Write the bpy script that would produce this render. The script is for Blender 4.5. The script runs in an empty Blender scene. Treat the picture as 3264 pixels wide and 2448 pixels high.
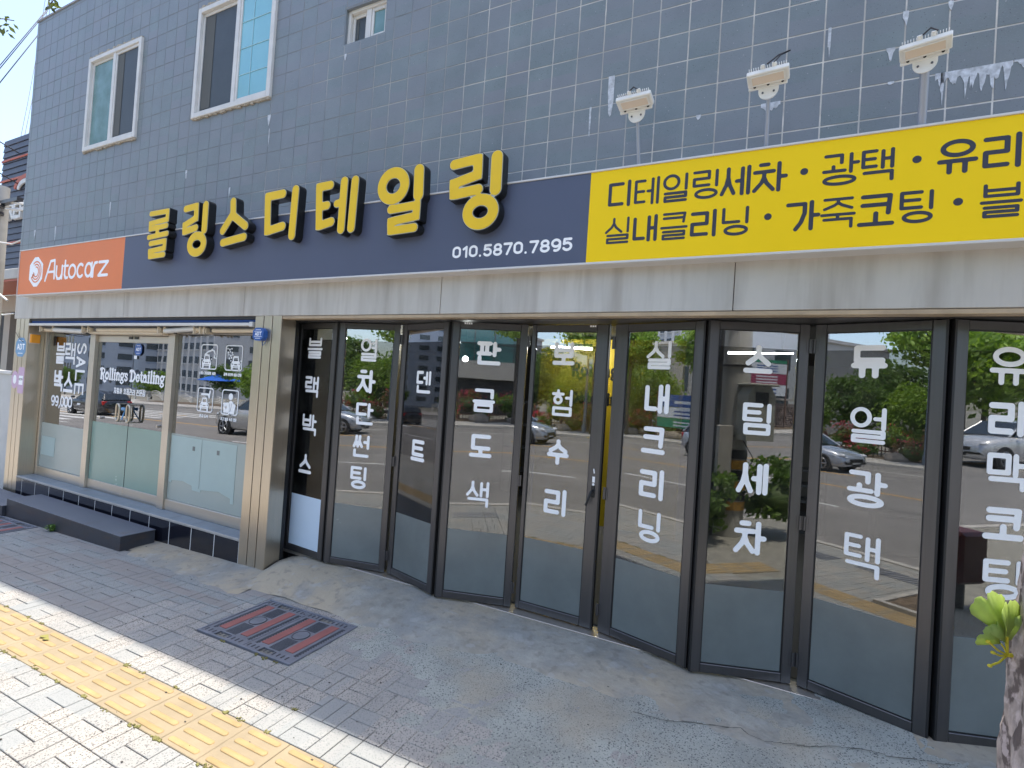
import bpy, math, random
import numpy as np
from mathutils import Matrix, Vector
random.seed(7)
rng = np.random.RandomState(7)
S = bpy.context.scene
COL = S.collection
# ------------------------------------------------------------ camera, sky, sun, exposure
CAM = Vector((-0.2469, -3.5032, 1.9181))
cd = bpy.data.cameras.new('camera')
cam = bpy.data.objects.new('camera', cd); COL.objects.link(cam); S.camera = cam
rx = (0.89610, 0.43897, 0.06561); ry = (0.05208, 0.04282, -0.99772); rz = (-0.44078, 0.89748, 0.01551)
cam.matrix_world = Matrix(((rx[0], -ry[0], -rz[0], CAM[0]), (rx[1], -ry[1], -rz[1], CAM[1]), (rx[2], -ry[2], -rz[2], CAM[2]), (0, 0, 0, 1)))
cd.sensor_width = 36.0; cd.lens = 36 * 1602.70 / 3264; cd.clip_start = 0.05; cd.clip_end = 3000
SUN_DIR = Vector((0.06, 0.2015, 1.0)).normalized()          # towards the sun: behind the building, very high
el = math.asin(SUN_DIR.z); az = math.atan2(SUN_DIR.x, SUN_DIR.y)
W = bpy.data.worlds.new('World'); S.world = W; W.use_nodes = True
wn = W.node_tree.nodes; wl = W.node_tree.links
sky = wn.new('ShaderNodeTexSky'); sky.sky_type = 'NISHITA'; sky.sun_disc = False
sky.sun_elevation = el; sky.sun_rotation = az; sky.air_density = 1.0; sky.dust_density = 2.5; sky.ozone_density = 1.2
wn['Background'].inputs[1].default_value = 0.15
wl.new(sky.outputs[0], wn['Background'].inputs[0])
sd = bpy.data.lights.new('sun', 'SUN'); sd.energy = 2.8; sd.angle = math.radians(0.6); sd.color = (1.0, 0.93, 0.82)
sun = bpy.data.objects.new('sun', sd); COL.objects.link(sun)
sun.rotation_euler = SUN_DIR.to_track_quat('Z', 'Y').to_euler(); sun.location = (0, 0, 30)
S.view_settings.view_transform = 'Standard'; S.view_settings.look = 'None'; S.view_settings.gamma = 1
S.view_settings.use_curve_mapping = False; S.view_settings.exposure = 1.55

# ------------------------------------------------------------ helpers
def tag(o, label=None, cat=None, group=None, kind=None):
    if label: o['label'] = label
    if cat: o['category'] = cat
    if group: o['group'] = group
    if kind: o['kind'] = kind
    return o
def empty(name, loc=(0, 0, 0), label=None, cat=None, group=None, rz=0.0):
    o = bpy.data.objects.new(name, None); COL.objects.link(o); o.location = loc; o.rotation_euler = (0, 0, rz)
    o.empty_display_size = 0.2
    return tag(o, label, cat, group)
def link(name, me, parent=None, loc=None, rot=None, scale=None):
    o = bpy.data.objects.new(name, me); COL.objects.link(o)
    if parent is not None: o.parent = parent
    if loc is not None: o.location = loc
    if rot is not None: o.rotation_euler = rot
    if scale is not None: o.scale = scale
    return o
class MB:
    def __init__(s): s.v = []; s.f = []; s.sm = []
    def add(s, vs, fs, smooth=False):
        n = len(s.v); s.v += [tuple(map(float, p)) for p in vs]; s.f += [tuple(i + n for i in f) for f in fs]; s.sm += [smooth] * len(fs); return s
    def box(s, x0, y0, z0, x1, y1, z1, b=0.0):
        if b <= 0:
            return s.add([(x0,y0,z0),(x1,y0,z0),(x1,y1,z0),(x0,y1,z0),(x0,y0,z1),(x1,y0,z1),(x1,y1,z1),(x0,y1,z1)],
                [(0,3,2,1),(4,5,6,7),(0,1,5,4),(1,2,6,5),(2,3,7,6),(3,0,4,7)])
        vs = []
        for ax in range(3):
            for sx in (0, 1):
                for sy in (0, 1):
                    for sz in (0, 1):
                        p = [x1 - b if sx else x0 + b, y1 - b if sy else y0 + b, z1 - b if sz else z0 + b]
                        if ax == 0: p[0] = x1 if sx else x0
                        if ax == 1: p[1] = y1 if sy else y0
                        if ax == 2: p[2] = z1 if sz else z0
                        vs.append(tuple(p))
        I = lambda ax, sx, sy, sz: ax * 8 + sx * 4 + sy * 2 + sz
        f = [(I(0,1,0,0),I(0,1,1,0),I(0,1,1,1),I(0,1,0,1)),(I(0,0,0,0),I(0,0,0,1),I(0,0,1,1),I(0,0,1,0)),
             (I(1,0,1,0),I(1,0,1,1),I(1,1,1,1),I(1,1,1,0)),(I(1,0,0,0),I(1,1,0,0),I(1,1,0,1),I(1,0,0,1)),
             (I(2,0,0,1),I(2,1,0,1),I(2,1,1,1),I(2,0,1,1)),(I(2,0,0,0),I(2,0,1,0),I(2,1,1,0),I(2,1,0,0))]
        for a in (0, 1):
            for c in (0, 1):
                f.append((I(0,a,c,0),I(0,a,c,1),I(1,a,c,1),I(1,a,c,0)) if a == c else (I(0,a,c,0),I(1,a,c,0),I(1,a,c,1),I(0,a,c,1)))
                f.append((I(0,a,0,c),I(2,a,0,c),I(2,a,1,c),I(0,a,1,c)) if a == c else (I(0,a,0,c),I(0,a,1,c),I(2,a,1,c),I(2,a,0,c)))
                f.append((I(1,0,a,c),I(1,1,a,c),I(2,1,a,c),I(2,0,a,c)) if a == c else (I(1,0,a,c),I(2,0,a,c),I(2,1,a,c),I(1,1,a,c)))
        for sx in (0,1):
            for sy in (0,1):
                for sz in (0,1):
                    t = (I(0,sx,sy,sz),I(1,sx,sy,sz),I(2,sx,sy,sz))
                    f.append(t if (sx+sy+sz)%2==1 else t[::-1])
        return s.add(vs, f)
    def tube(s, pts, r, n=8, r1=None, cap=True, smooth=True):
        pts = [Vector(p) for p in pts]; r1 = r if r1 is None else r1; m = len(pts); vs = []
        for i, p in enumerate(pts):
            d = (pts[min(i+1, m-1)] - pts[max(i-1, 0)]).normalized()
            a = d.orthogonal().normalized() if i == 0 else (pa - d * pa.dot(d)).normalized()
            pa = a; b = d.cross(a); rr = r + (r1 - r) * i / max(1, m - 1)
            for k in range(n):
                t = 2 * math.pi * k / n; vs.append(p + (a * math.cos(t) + b * math.sin(t)) * rr)
        fs = [(i*n+k, i*n+(k+1)%n, (i+1)*n+(k+1)%n, (i+1)*n+k) for i in range(m-1) for k in range(n)]
        s.add(vs, fs, smooth)
        if cap:
            s.add(vs[:n], [tuple(range(n))[::-1]]); s.add(vs[-n:], [tuple(range(n))])
        return s
    def prism(s, poly, z0, z1, axis='z'):
        n = len(poly)
        def P(u, v, w): return (u, v, w) if axis == 'z' else ((u, w, v) if axis == 'y' else (w, u, v))
        vs = [P(u, v, z0) for u, v in poly] + [P(u, v, z1) for u, v in poly]
        fs = [tuple(range(n))[::-1], tuple(range(n, 2*n))] + [(i, (i+1) % n, n+(i+1) % n, n+i) for i in range(n)]
        return s.add(vs, fs)
    def ball(s, c, rx_, ry_=None, rz_=None, n=10, m=7, jit=0.0):
        ry_ = ry_ or rx_; rz_ = rz_ or rx_; vs = []
        for i in range(m + 1):
            ph = math.pi * i / m
            for k in range(n):
                t = 2 * math.pi * k / n; j = 1 + random.uniform(-jit, jit)
                vs.append((c[0]+rx_*j*math.sin(ph)*math.cos(t), c[1]+ry_*j*math.sin(ph)*math.sin(t), c[2]+rz_*j*math.cos(ph)))
        return s.add(vs, [(i*n+k, (i+1)*n+k, (i+1)*n+(k+1)%n, i*n+(k+1)%n) for i in range(m) for k in range(n)], True)
    def mesh(s, name, m):
        me = bpy.data.meshes.new(name); me.from_pydata(s.v, [], s.f)
        if m is not None: me.materials.append(m)
        if any(s.sm): me.polygons.foreach_set('use_smooth', s.sm)
        me.update(); return me
    def obj(s, name, m, parent=None, loc=None, rot=None):
        return link(name, s.mesh(name, m), parent, loc, rot)

def mat(name, col, rough=0.6, metal=0.0, var=0.0, scale=6.0, bump=0.0, bscale=60.0, spec=0.5, col2=None, speck=None, speckscale=180.0, emit=None, coord='pos', stretch=None, trans=0.0, coat=0.0):
    m = bpy.data.materials.new(name); m.use_nodes = True; N = m.node_tree.nodes; L = m.node_tree.links
    b = N['Principled BSDF']; b.inputs['Base Color'].default_value = (*col, 1); b.inputs['Roughness'].default_value = rough
    b.inputs['Metallic'].default_value = metal; b.inputs['Specular IOR Level'].default_value = spec
    b.inputs['Coat Weight'].default_value = coat
    if emit: b.inputs['Emission Color'].default_value = (*emit[0], 1); b.inputs['Emission Strength'].default_value = emit[1]
    g = N.new('ShaderNodeNewGeometry'); v = g.outputs['Position']
    if coord == 'obj': v = N.new('ShaderNodeTexCoord').outputs['Object']
    if stretch:
        mp = N.new('ShaderNodeMapping'); mp.inputs['Scale'].default_value = stretch; L.new(v, mp.inputs[0]); v = mp.outputs[0]
    c = None
    if var or col2:
        n = N.new('ShaderNodeTexNoise'); n.inputs['Scale'].default_value = scale; n.inputs['Detail'].default_value = 6; n.inputs['Roughness'].default_value = 0.62
        L.new(v, n.inputs[0]); r = N.new('ShaderNodeValToRGB'); L.new(n.outputs[0], r.inputs[0])
        r.color_ramp.elements[0].position = 0.3; r.color_ramp.elements[1].position = 0.7
        a = col if col2 else tuple(x * (1 - var) for x in col); d = col2 if col2 else tuple(min(1, x * (1 + var)) for x in col)
        r.color_ramp.elements[0].color = (*a, 1); r.color_ramp.elements[1].color = (*d, 1); c = r.outputs[0]
        rr = N.new('ShaderNodeMapRange'); rr.inputs[3].default_value = max(0.02, rough - 0.07); rr.inputs[4].default_value = min(1, rough + 0.07)
        L.new(n.outputs[0], rr.inputs[0]); L.new(rr.outputs[0], b.inputs['Roughness'])
    if speck:
        for k, (sc, thr, scol) in enumerate(speck):
            w = N.new('ShaderNodeTexVoronoi'); w.inputs['Scale'].default_value = sc; L.new(v, w.inputs[0])
            mm = N.new('ShaderNodeMath'); mm.operation = 'LESS_THAN'; mm.inputs[1].default_value = thr; L.new(w.outputs['Distance'], mm.inputs[0])
            n2 = N.new('ShaderNodeTexWhiteNoise'); L.new(w.outputs['Position'], n2.inputs[0])
            m2 = N.new('ShaderNodeMath'); m2.operation = 'GREATER_THAN'; m2.inputs[1].default_value = 0.3; L.new(n2.outputs[0], m2.inputs[0])
            m3 = N.new('ShaderNodeMath'); m3.operation = 'MULTIPLY'; L.new(mm.outputs[0], m3.inputs[0]); L.new(m2.outputs[0], m3.inputs[1])
            mx = N.new('ShaderNodeMix'); mx.data_type = 'RGBA'; L.new(m3.outputs[0], mx.inputs[0])
            if c: L.new(c, mx.inputs[6])
            else: mx.inputs[6].default_value = (*col, 1)
            mx.inputs[7].default_value = (*scol, 1); c = mx.outputs[2]
    if c: L.new(c, b.inputs['Base Color'])
    if bump:
        n = N.new('ShaderNodeTexNoise'); n.inputs['Scale'].default_value = bscale; n.inputs['Detail'].default_value = 4; L.new(v, n.inputs[0])
        bp = N.new('ShaderNodeBump'); bp.inputs['Strength'].default_value = bump; bp.inputs['Distance'].default_value = 0.01; L.new(n.outputs[0], bp.inputs['Height']); L.new(bp.outputs[0], b.inputs['Normal'])
    return m
def mixcol(m, fac_builder, col):          # blends a further colour over a material's base colour
    N = m.node_tree.nodes; L = m.node_tree.links; b = N['Principled BSDF']; s = b.inputs['Base Color']
    mx = N.new('ShaderNodeMix'); mx.data_type = 'RGBA'
    if s.is_linked: L.new(s.links[0].from_socket, mx.inputs[6])
    else: mx.inputs[6].default_value = s.default_value
    mx.inputs[7].default_value = (*col, 1); L.new(fac_builder(N, L), mx.inputs[0]); L.new(mx.outputs[2], s); return m
def noise_mask(scale, lo, hi, stretch=None, amount=1.0, seed=0.0):
    def f(N, L):
        g = N.new('ShaderNodeNewGeometry'); mp = N.new('ShaderNodeMapping'); mp.inputs['Scale'].default_value = stretch or (1, 1, 1); mp.inputs['Location'].default_value = (seed, seed * 2, seed)
        L.new(g.outputs['Position'], mp.inputs[0]); n = N.new('ShaderNodeTexNoise'); n.inputs['Scale'].default_value = scale; n.inputs['Detail'].default_value = 5
        L.new(mp.outputs[0], n.inputs[0]); r = N.new('ShaderNodeMapRange'); r.inputs[1].default_value = lo; r.inputs[2].default_value = hi; r.inputs[4].default_value = amount
        L.new(n.outputs[0], r.inputs[0]); return r.outputs[0]
    return f
def cell_random(m, size, col_a, col_b, amount=0.6, off=(0, 0, 0)):   # a per-piece tone, from the cell of the grid the piece lies in
    def f(N, L):
        g = N.new('ShaderNodeNewGeometry'); mp = N.new('ShaderNodeMapping'); mp.inputs['Scale'].default_value = tuple(1 / s for s in size); mp.inputs['Location'].default_value = off
        L.new(g.outputs['Position'], mp.inputs[0]); fl = N.new('ShaderNodeVectorMath'); fl.operation = 'FLOOR'; L.new(mp.outputs[0], fl.inputs[0])
        w = N.new('ShaderNodeTexWhiteNoise'); L.new(fl.outputs[0], w.inputs[0]); r = N.new('ShaderNodeMapRange'); r.inputs[4].default_value = amount; L.new(w.outputs[0], r.inputs[0]); return r.outputs[0]
    return mixcol(m, f, col_b)

def glass(name, refl, tint, base_rough=0.0):
    m = bpy.data.materials.new(name); m.use_nodes = True; N = m.node_tree.nodes; L = m.node_tree.links; N.remove(N['Principled BSDF'])
    t = N.new('ShaderNodeBsdfTransparent'); t.inputs[0].default_value = (*tint, 1)
    g = N.new('ShaderNodeBsdfGlossy'); g.inputs['Roughness'].default_value = base_rough; g.inputs[0].default_value = (0.95, 0.97, 1.0, 1)
    fr = N.new('ShaderNodeFresnel'); fr.inputs[0].default_value = 1.5
    mr = N.new('ShaderNodeMapRange'); mr.inputs[1].default_value = 0.04; mr.inputs[2].default_value = 1.0; mr.inputs[3].default_value = refl; mr.inputs[4].default_value = 1.0
    nz = N.new('ShaderNodeTexNoise'); nz.inputs['Scale'].default_value = 1.3; ge = N.new('ShaderNodeNewGeometry'); L.new(ge.outputs['Position'], nz.inputs[0])
    bp = N.new('ShaderNodeBump'); bp.inputs['Strength'].default_value = 0.025; bp.inputs['Distance'].default_value = 0.02; L.new(nz.outputs[0], bp.inputs['Height']); L.new(bp.outputs[0], g.inputs['Normal'])
    L.new(fr.outputs[0], mr.inputs[0]); mx = N.new('ShaderNodeMixShader'); L.new(mr.outputs[0], mx.inputs[0]); L.new(t.outputs[0], mx.inputs[1]); L.new(g.outputs[0], mx.inputs[2])
    df = N.new('ShaderNodeBsdfDiffuse'); df.inputs[0].default_value = (.6, .58, .54, 1); n2 = N.new('ShaderNodeTexNoise'); n2.inputs['Scale'].default_value = 5; n2.inputs['Detail'].default_value = 8; L.new(ge.outputs['Position'], n2.inputs[0])
    m2 = N.new('ShaderNodeMapRange'); m2.inputs[1].default_value = .4; m2.inputs[2].default_value = .8; m2.inputs[3].default_value = .003; m2.inputs[4].default_value = .022; L.new(n2.outputs[0], m2.inputs[0])
    m3 = N.new('ShaderNodeMixShader'); L.new(m2.outputs[0], m3.inputs[0]); L.new(mx.outputs[0], m3.inputs[1]); L.new(df.outputs[0], m3.inputs[2]); L.new(m3.outputs[0], N['Material Output'].inputs[0]); return m

# ------------------------------------------------------------ lettering: strokes grown into one outline per letter
def arc(cx, cy, rx_, ry_, a0, a1, n=14):
    return [(cx + rx_ * math.cos(math.radians(a0 + (a1 - a0) * i / n)), cy + ry_ * math.sin(math.radians(a0 + (a1 - a0) * i / n))) for i in range(n + 1)]
def field(X, Y, strokes):
    D = np.full(X.shape, 1e9)
    for pl, r, sq in strokes:
        if len(pl) == 1: pl = [pl[0], pl[0]]
        for k in range(len(pl) - 1):
            (ax, ay), (bx, by) = pl[k], pl[k + 1]; dx, dy = bx - ax, by - ay; l2 = dx*dx + dy*dy
            if sq and l2 > 0:
                l = math.sqrt(l2); ux, uy = dx / l, dy / l; s = (X - ax) * ux + (Y - ay) * uy; t = (X - ax) * -uy + (Y - ay) * ux
                d = np.maximum(np.abs(s - l / 2) - l / 2, np.abs(t)) - r
                if sq == 2: d = np.maximum(np.abs(s - l / 2) - l / 2 - r, np.abs(t) - r)
            else:
                t = np.clip(((X - ax) * dx + (Y - ay) * dy) / l2, 0, 1) if l2 > 0 else 0
                d = np.hypot(X - ax - t * dx, Y - ay - t * dy) - r
            D = np.minimum(D, d)
    return D
def outline_mesh(name, strokes, depth, m, holes=None, grow=0.0, cell=None, matr=None, front=-1):
    """strokes: (polyline, radius, cap) in the letter's own plane (x right, z up); extruded from y=0 to y=front*depth"""
    strokes = [(s[0], s[1], s[2] if len(s) > 2 else 0) for s in strokes]
    xs = [p[0] for s in strokes for p in s[0]]; zs = [p[1] for s in strokes for p in s[0]]; rm = max(s[1] for s in strokes) + max(grow, 0)
    x0, x1, z0, z1 = min(xs) - rm, max(xs) + rm, min(zs) - rm, max(zs) + rm
    c = cell or max(min(s[1] for s in strokes) / 2.6, (x1 - x0) / 90)
    nx = int((x1 - x0) / c) + 4; nz = int((z1 - z0) / c) + 4
    gx = x0 - 1.5 * c + c * np.arange(nx); gz = z0 - 1.5 * c + c * np.arange(nz); X, Z = np.meshgrid(gx, gz)
    D = field(X, Z, strokes) - grow
    if holes: D = np.maximum(D, -field(X, Z, [(h[0], h[1], h[2] if len(h) > 2 else 0) for h in holes]))
    D = np.where(np.abs(D) < 1e-7, 1e-7, D)
    V = []; key = {}
    def corner(i, j):
        k = (i, j)
        if k not in key: key[k] = len(V); V.append((gx[i], gz[j]))
        return key[k]
    def edge(i, j, i2, j2):
        k = (min(i, i2), min(j, j2), 'h' if j == j2 else 'v')
        if k not in key:
            a, b = D[j, i], D[j2, i2]; t = a / (a - b); key[k] = len(V); V.append((gx[i] + (gx[i2] - gx[i]) * t, gz[j] + (gz[j2] - gz[j]) * t))
        return key[k]
    F = []; ins = D < 0
    for j in range(nz - 1):
        i = 0
        while i < nx - 1:
            q = (ins[j, i], ins[j, i+1], ins[j+1, i+1], ins[j+1, i])
            if all(q):
                i2 = i
                while i2 < nx - 1 and ins[j, i2] and ins[j, i2+1] and ins[j+1, i2+1] and ins[j+1, i2]: i2 += 1
                F.append([corner(k, j) for k in range(i, i2 + 1)] + [corner(k, j + 1) for k in range(i2, i - 1, -1)]); i = i2; continue
            if any(q):
                cs = [(i, j), (i+1, j), (i+1, j+1), (i, j+1)]; loop = []
                for k in range(4):
                    a, b = cs[k], cs[(k+1) % 4]
                    if q[k]: loop.append(corner(*a))
                    if q[k] != q[(k+1) % 4]: loop.append(edge(*a, *b))
                if len(loop) >= 3: F.append(loop)
            i += 1
    n = len(V); yf = front * depth
    E = {}
    for f in F:
        for k in range(len(f)):
            a, b = f[k], f[(k+1) % len(f)]
            if (b, a) in E: E[(b, a)] = 0
            else: E[(a, b)] = 1
    vs = [(x, yf, z) for x, z in V] + [(x, 0, z) for x, z in V]
    fs = [tuple(f) for f in F] + [tuple(k + n for k in f[::-1]) for f in F] + [(b, a, a + n, b + n) for (a, b), ok in E.items() if ok]
    me = bpy.data.meshes.new(name); me.from_pydata(vs, [], fs); me.materials.append(m); me.update()
    if matr is not None: me.transform(matr)
    return me
CHO = 'ㄱㄲㄴㄷㄸㄹㅁㅂㅃㅅㅆㅇㅈㅉㅊㅋㅌㅍㅎ'; JUNG = 'ㅏㅐㅑㅒㅓㅔㅕㅖㅗㅘㅙㅚㅛㅜㅝㅞㅟㅠㅡㅢㅣ'
JONG = ['', 'ㄱ', 'ㄲ', '', 'ㄴ', '', '', 'ㄷ', 'ㄹ', '', '', '', '', '', '', '', 'ㅁ', 'ㅂ', '', 'ㅅ', 'ㅆ', 'ㅇ', 'ㅈ', 'ㅊ', 'ㅋ', 'ㅌ', 'ㅍ', 'ㅎ']
J = {'ㄱ': [[(0,1),(1,1),(1,0)]], 'ㄴ': [[(0,1),(0,0),(1,0)]], 'ㄷ': [[(1,1),(0,1),(0,0),(1,0)]], 'ㄹ': [[(0,1),(1,1),(1,.5),(0,.5),(0,0),(1,0)]],
     'ㅁ': [[(0,0),(1,0),(1,1),(0,1),(0,0)]], 'ㅂ': [[(0,1),(0,0),(1,0),(1,1)],[(0,.52),(1,.52)]], 'ㅅ': [[(.5,1),(.5,.66),(.36,.36),(0,0)],[(.5,.66),(.64,.36),(1,0)]],
     'ㅆ': [[(.28,1),(.24,.55),(0,0)],[(.25,.5),(.45,.1)],[(.72,1),(.68,.55),(.48,0)],[(.7,.5),(1,0)]], 'ㅇ': [arc(.5,.5,.5,.5,0,360,28)],
     'ㅈ': [[(0,1),(1,1)],[(.5,1),(.5,.62),(.36,.36),(0,0)],[(.5,.62),(.64,.36),(1,0)]], 'ㅊ': [[(.3,1),(.7,1)],[(0,.72),(1,.72)],[(.5,.72),(.5,.5),(.36,.28),(0,0)],[(.5,.5),(.64,.28),(1,0)]],
     'ㅋ': [[(0,1),(1,1),(.95,0)],[(0,.5),(.95,.5)]], 'ㅌ': [[(1,1),(0,1),(0,0),(1,0)],[(0,.5),(.9,.5)]], 'ㅍ': [[(0,1),(1,1)],[(0,0),(1,0)],[(.28,1),(.28,0)],[(.72,1),(.72,0)]],
     'ㅎ': [[(.5,1),(.5,.8)],[(0,.74),(1,.74)],arc(.5,.27,.34,.27,0,360,24)]}
def syllable(ch, x0, z0, x1, z1, r, sq=0):
    k = ord(ch) - 0xAC00; c = CHO[k // 588]; v = JUNG[(k % 588) // 28]; t = JONG[k % 28]; w = x1 - x0 - 2*r; h = z1 - z0 - 2*r; out = []
    def put(jamo, bx): 
        a, b, c2, d = bx
        for pl in J[jamo]: out.append(([(x0 + r + w * (a + (c2 - a) * p[0]), z0 + r + h * (b + (d - b) * p[1])) for p in pl], r, sq))
    def ln(*pts): out.append(([(x0 + r + w * p[0], z0 + r + h * p[1]) for p in pts], r, sq))
    T = bool(t); lo = .42 if T else 0.0
    if v in 'ㅏㅐㅓㅔㅕㅣㅑㅖㅒ':
        right = {'ㅣ': .66, 'ㅏ': .56, 'ㅑ': .56, 'ㅓ': .55, 'ㅕ': .6, 'ㅐ': .44, 'ㅔ': .4, 'ㅖ': .38, 'ㅒ': .4}[v]
        cb = [0, (lo + .06 if T else .08), right, 1 if T else .93]
        if c == 'ㄱ' and not T: out.append(([(x0+r+w*p[0], z0+r+h*p[1]) for p in [(0,.95),(right,.95),(right,.6),(right*.8,.25),(right*.5,0)]], r, sq))
        elif c in 'ㅅㅈㅊ' : put(c, [-.02, cb[1] - .04, right + .04, 1])
        else: put(c, cb)
        mid = (lo + 1) / 2
        if v == 'ㅣ': ln((1, lo + .02), (1, 1))
        if v in 'ㅏㅑ': ln((.78, lo), (.78, 1))
        if v == 'ㅏ': ln((.78, mid), (1, mid))
        if v == 'ㅑ': ln((.78, mid + .12), (1, mid + .12)); ln((.78, mid - .12), (1, mid - .12))
        if v in 'ㅓㅕ': ln((1, lo), (1, 1))
        if v == 'ㅓ': ln((.74, mid), (1, mid))
        if v == 'ㅕ': ln((.76, mid + .13), (1, mid + .13)); ln((.76, mid - .1), (1, mid - .1))
        if v == 'ㅐ': ln((.68, lo), (.68, .97)); ln((1, lo), (1, 1)); ln((.68, mid), (1, mid))
        if v == 'ㅔ': ln((.76, lo), (.76, .97)); ln((1, lo), (1, 1)); ln((.55, mid), (.76, mid))
        if T: put(t, [.06 if t != 'ㅇ' else .1, 0, 1, .27 if t in 'ㄴㄱㅁㄷ' else .3])
    elif v in 'ㅗㅛㅜㅠㅡ':
        up = v in 'ㅗㅛ'
        if T:
            bar = .45; put(c, [.08, .66 if not up else .74, .92, 1]); ln((0, bar), (1, bar))
            if up: ln((.5, bar), (.5, .64))
            if v == 'ㅜ': ln((.5, bar), (.5, .3))
            if v == 'ㅠ': ln((.3, bar), (.3, .3)); ln((.7, bar), (.7, .3))
            put(t, [.08, 0, .92, .28])
        else:
            bar = 0.0 if up or v == 'ㅡ' else .36; put(c, [.08, {'ㅡ': .27 if c != 'ㅅ' else .32}.get(v, .38 if up else .55), .92, 1]); ln((0, bar), (1, bar))
            if v == 'ㅗ': ln((.5, bar), (.5, .38))
            if v == 'ㅛ': ln((.33, bar), (.33, .36)); ln((.67, bar), (.67, .36))
            if v == 'ㅜ': ln((.5, bar), (.5, 0))
            if v == 'ㅠ': ln((.28, bar), (.28, 0)); ln((.72, bar), (.72, 0))
    else:
        lo = .4 if T else 0; put(c, [.04, .74 if T else .5, .52, 1]); b2 = lo + .06 if T else .12
        ln((0, b2), (.62, b2)); ln((.28, b2), (.28, .62 if T else .38)); ln((.8, lo), (.8, 1))
        if v == 'ㅘ': ln((.8, (lo+1)/2), (1, (lo+1)/2))
        if T: put(t, [.02, 0, .92, .26])
    return out
# digits and roman capitals, in a 1 x 1.6 box
A_ = {'0': [arc(.5,.5,.5,.42,180,360)+[(1,1.1)]+arc(.5,1.1,.5,.5,0,180)+[(0,.5)]], '1': [[(.1,1.25),(.55,1.6),(.55,0)]],
 '2': [arc(.5,1.12,.5,.48,170,-30)+[(0,0),(1,0)]], '5': [[(.92,1.6),(.12,1.6),(.06,.92)]+arc(.47,.52,.5,.52,110,-150)], '7': [[(0,1.6),(1,1.6),(.4,0)]],
 '8': [arc(.5,1.2,.43,.4,0,360,20), arc(.5,.42,.5,.42,0,360,20)], '9': [arc(.5,1.1,.5,.5,0,360,20), [(1,1.1),(1,.7)]+arc(.5,.6,.5,.6,0,-110)],
 '.': [[(.1,0.02)]], ',': [[(.3,.05),(.1,-.3)]], '~': [[(0,.3),(.25,.5),(.6,.3),(.9,.5)]], 'S': [arc(.5,1.2,.48,.4,20,200)+arc(.5,.4,.5,.4,90,-160)], 'A': [[(0,0),(.5,1.6),(1,0)],[(.18,.5),(.82,.5)]],
 'L': [[(0,1.6),(0,0),(1,0)]], 'E': [[(1,1.6),(0,1.6),(0,0),(1,0)],[(0,.82),(.9,.82)]], 'D': [[(0,0),(0,1.6),(.4,1.6)]+arc(.4,.8,.6,.8,90,-90)+[(0,0)]], 'T': [[(0,1.6),(1,1.6)],[(.5,1.6),(.5,0)]],
 'R': [[(0,0),(0,1.6),(.6,1.6)]+arc(.6,1.22,.38,.38,90,-90)+[(0,.84)],[(.45,.84),(1,0)]], 'C': [arc(.5,.8,.5,.8,45,315)], 'V': [[(0,1.6),(.5,0),(1,1.6)]], 'P': [[(0,0),(0,1.6),(.6,1.6)]+arc(.6,1.2,.38,.4,90,-90)+[(0,.8)]]}
def roman(t, x0, z0, w, h, r, gap=.35, sq=0):
    out = []; x = x0
    wid = {'.': .25, ',': .3, '1': .65}
    for ch in t:
        k = wid.get(ch, 1.0)
        if ch != ' ': out.append([([(x + w * p[0], z0 + h / 1.6 * p[1]) for p in pl], r, sq) for pl in A_[ch]])
        x += w * (k + gap)
    return out
# slab-serif lower case for the two words of the shop name; x-height 1, ascender 1.55
def serif_word(word, x0, z0, sx, r):
    G = {'R': (1.3, [([(.25,0),(.25,1.55)],1.5),([(0,0),(.5,0)],.55),([(-.12,1.5),(.25,1.55),(.75,1.52),(1.0,1.3),(.95,.95),(.7,.8),(.25,.78)],.9),([(.55,.78),(.85,.3),(.85,-.2),(1.15,-.42),(1.5,-.3)],1.2),([(-.12,1.5),(-.15,1.25)],.8)]),
     'o': (.95, [(arc(.42,.5,.36,.46,0,360,20),1.25)]), 'l': (.6, [([(.28,0),(.28,1.55)],1.4),([(.02,0),(.54,0)],.55),([(.05,1.5),(.28,1.52)],.6)]),
     'i': (.6, [([(.28,0),(.28,1.0)],1.4),([(.02,0),(.54,0)],.55),([(.05,.97),(.28,.98)],.6),([(.28,1.4)],1.5)]), 'n': (1.1, [([(.22,0),(.22,1.0)],1.3),([(0,0),(.44,0)],.5),([(0,.97),(.22,.98)],.6),([(.22,.7),(.5,1.0),(.78,.85),(.8,0)],1.2),([(.6,0),(1.02,0)],.5)]),
     'g': (1.05, [(arc(.42,.66,.32,.34,0,360,18),1.1),([(.7,.9),(.98,1.0)],.9),([(.25,.34),(.2,.1),(.7,.02),(.85,-.2),(.45,-.48),(.08,-.3),(.2,.05)],.9)]), 's': (.85, [(arc(.4,.74,.28,.25,20,200)+arc(.38,.25,.3,.25,80,-160),1.05)]),
     'D': (1.4, [([(.28,0),(.28,1.5)],1.5),([(-.1,1.45),(.28,1.52),(.7,1.45),(1.12,1.05),(1.1,.45),(.7,.03),(0,0)],1.15),([(-.1,1.45),(-.14,1.2)],.8)]), 'e': (.95, [(arc(.42,.5,.36,.46,0,320,20)[::-1],1.15),([(.1,.52),(.76,.52)],.6)]),
     't': (.75, [([(.3,1.3),(.3,.25),(.5,.02),(.72,.1)],1.3),([(.0,.98),(.66,.98)],.6)]), 'a': (1.0, [(arc(.36,.36,.3,.34,0,360,16),1.0),([(.7,.05),(.68,.8),(.4,1.0),(.1,.82)],1.15),([(.7,.03),(.92,.03)],.7)])}
    out = []; x = x0
    for ch in word:
        adv, st = G[ch]; out.append([([(x + sx * p[0], z0 + sx * p[1]) for p in pl], r * k) for pl, k in st]); x += adv * sx
    return out, x
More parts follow.
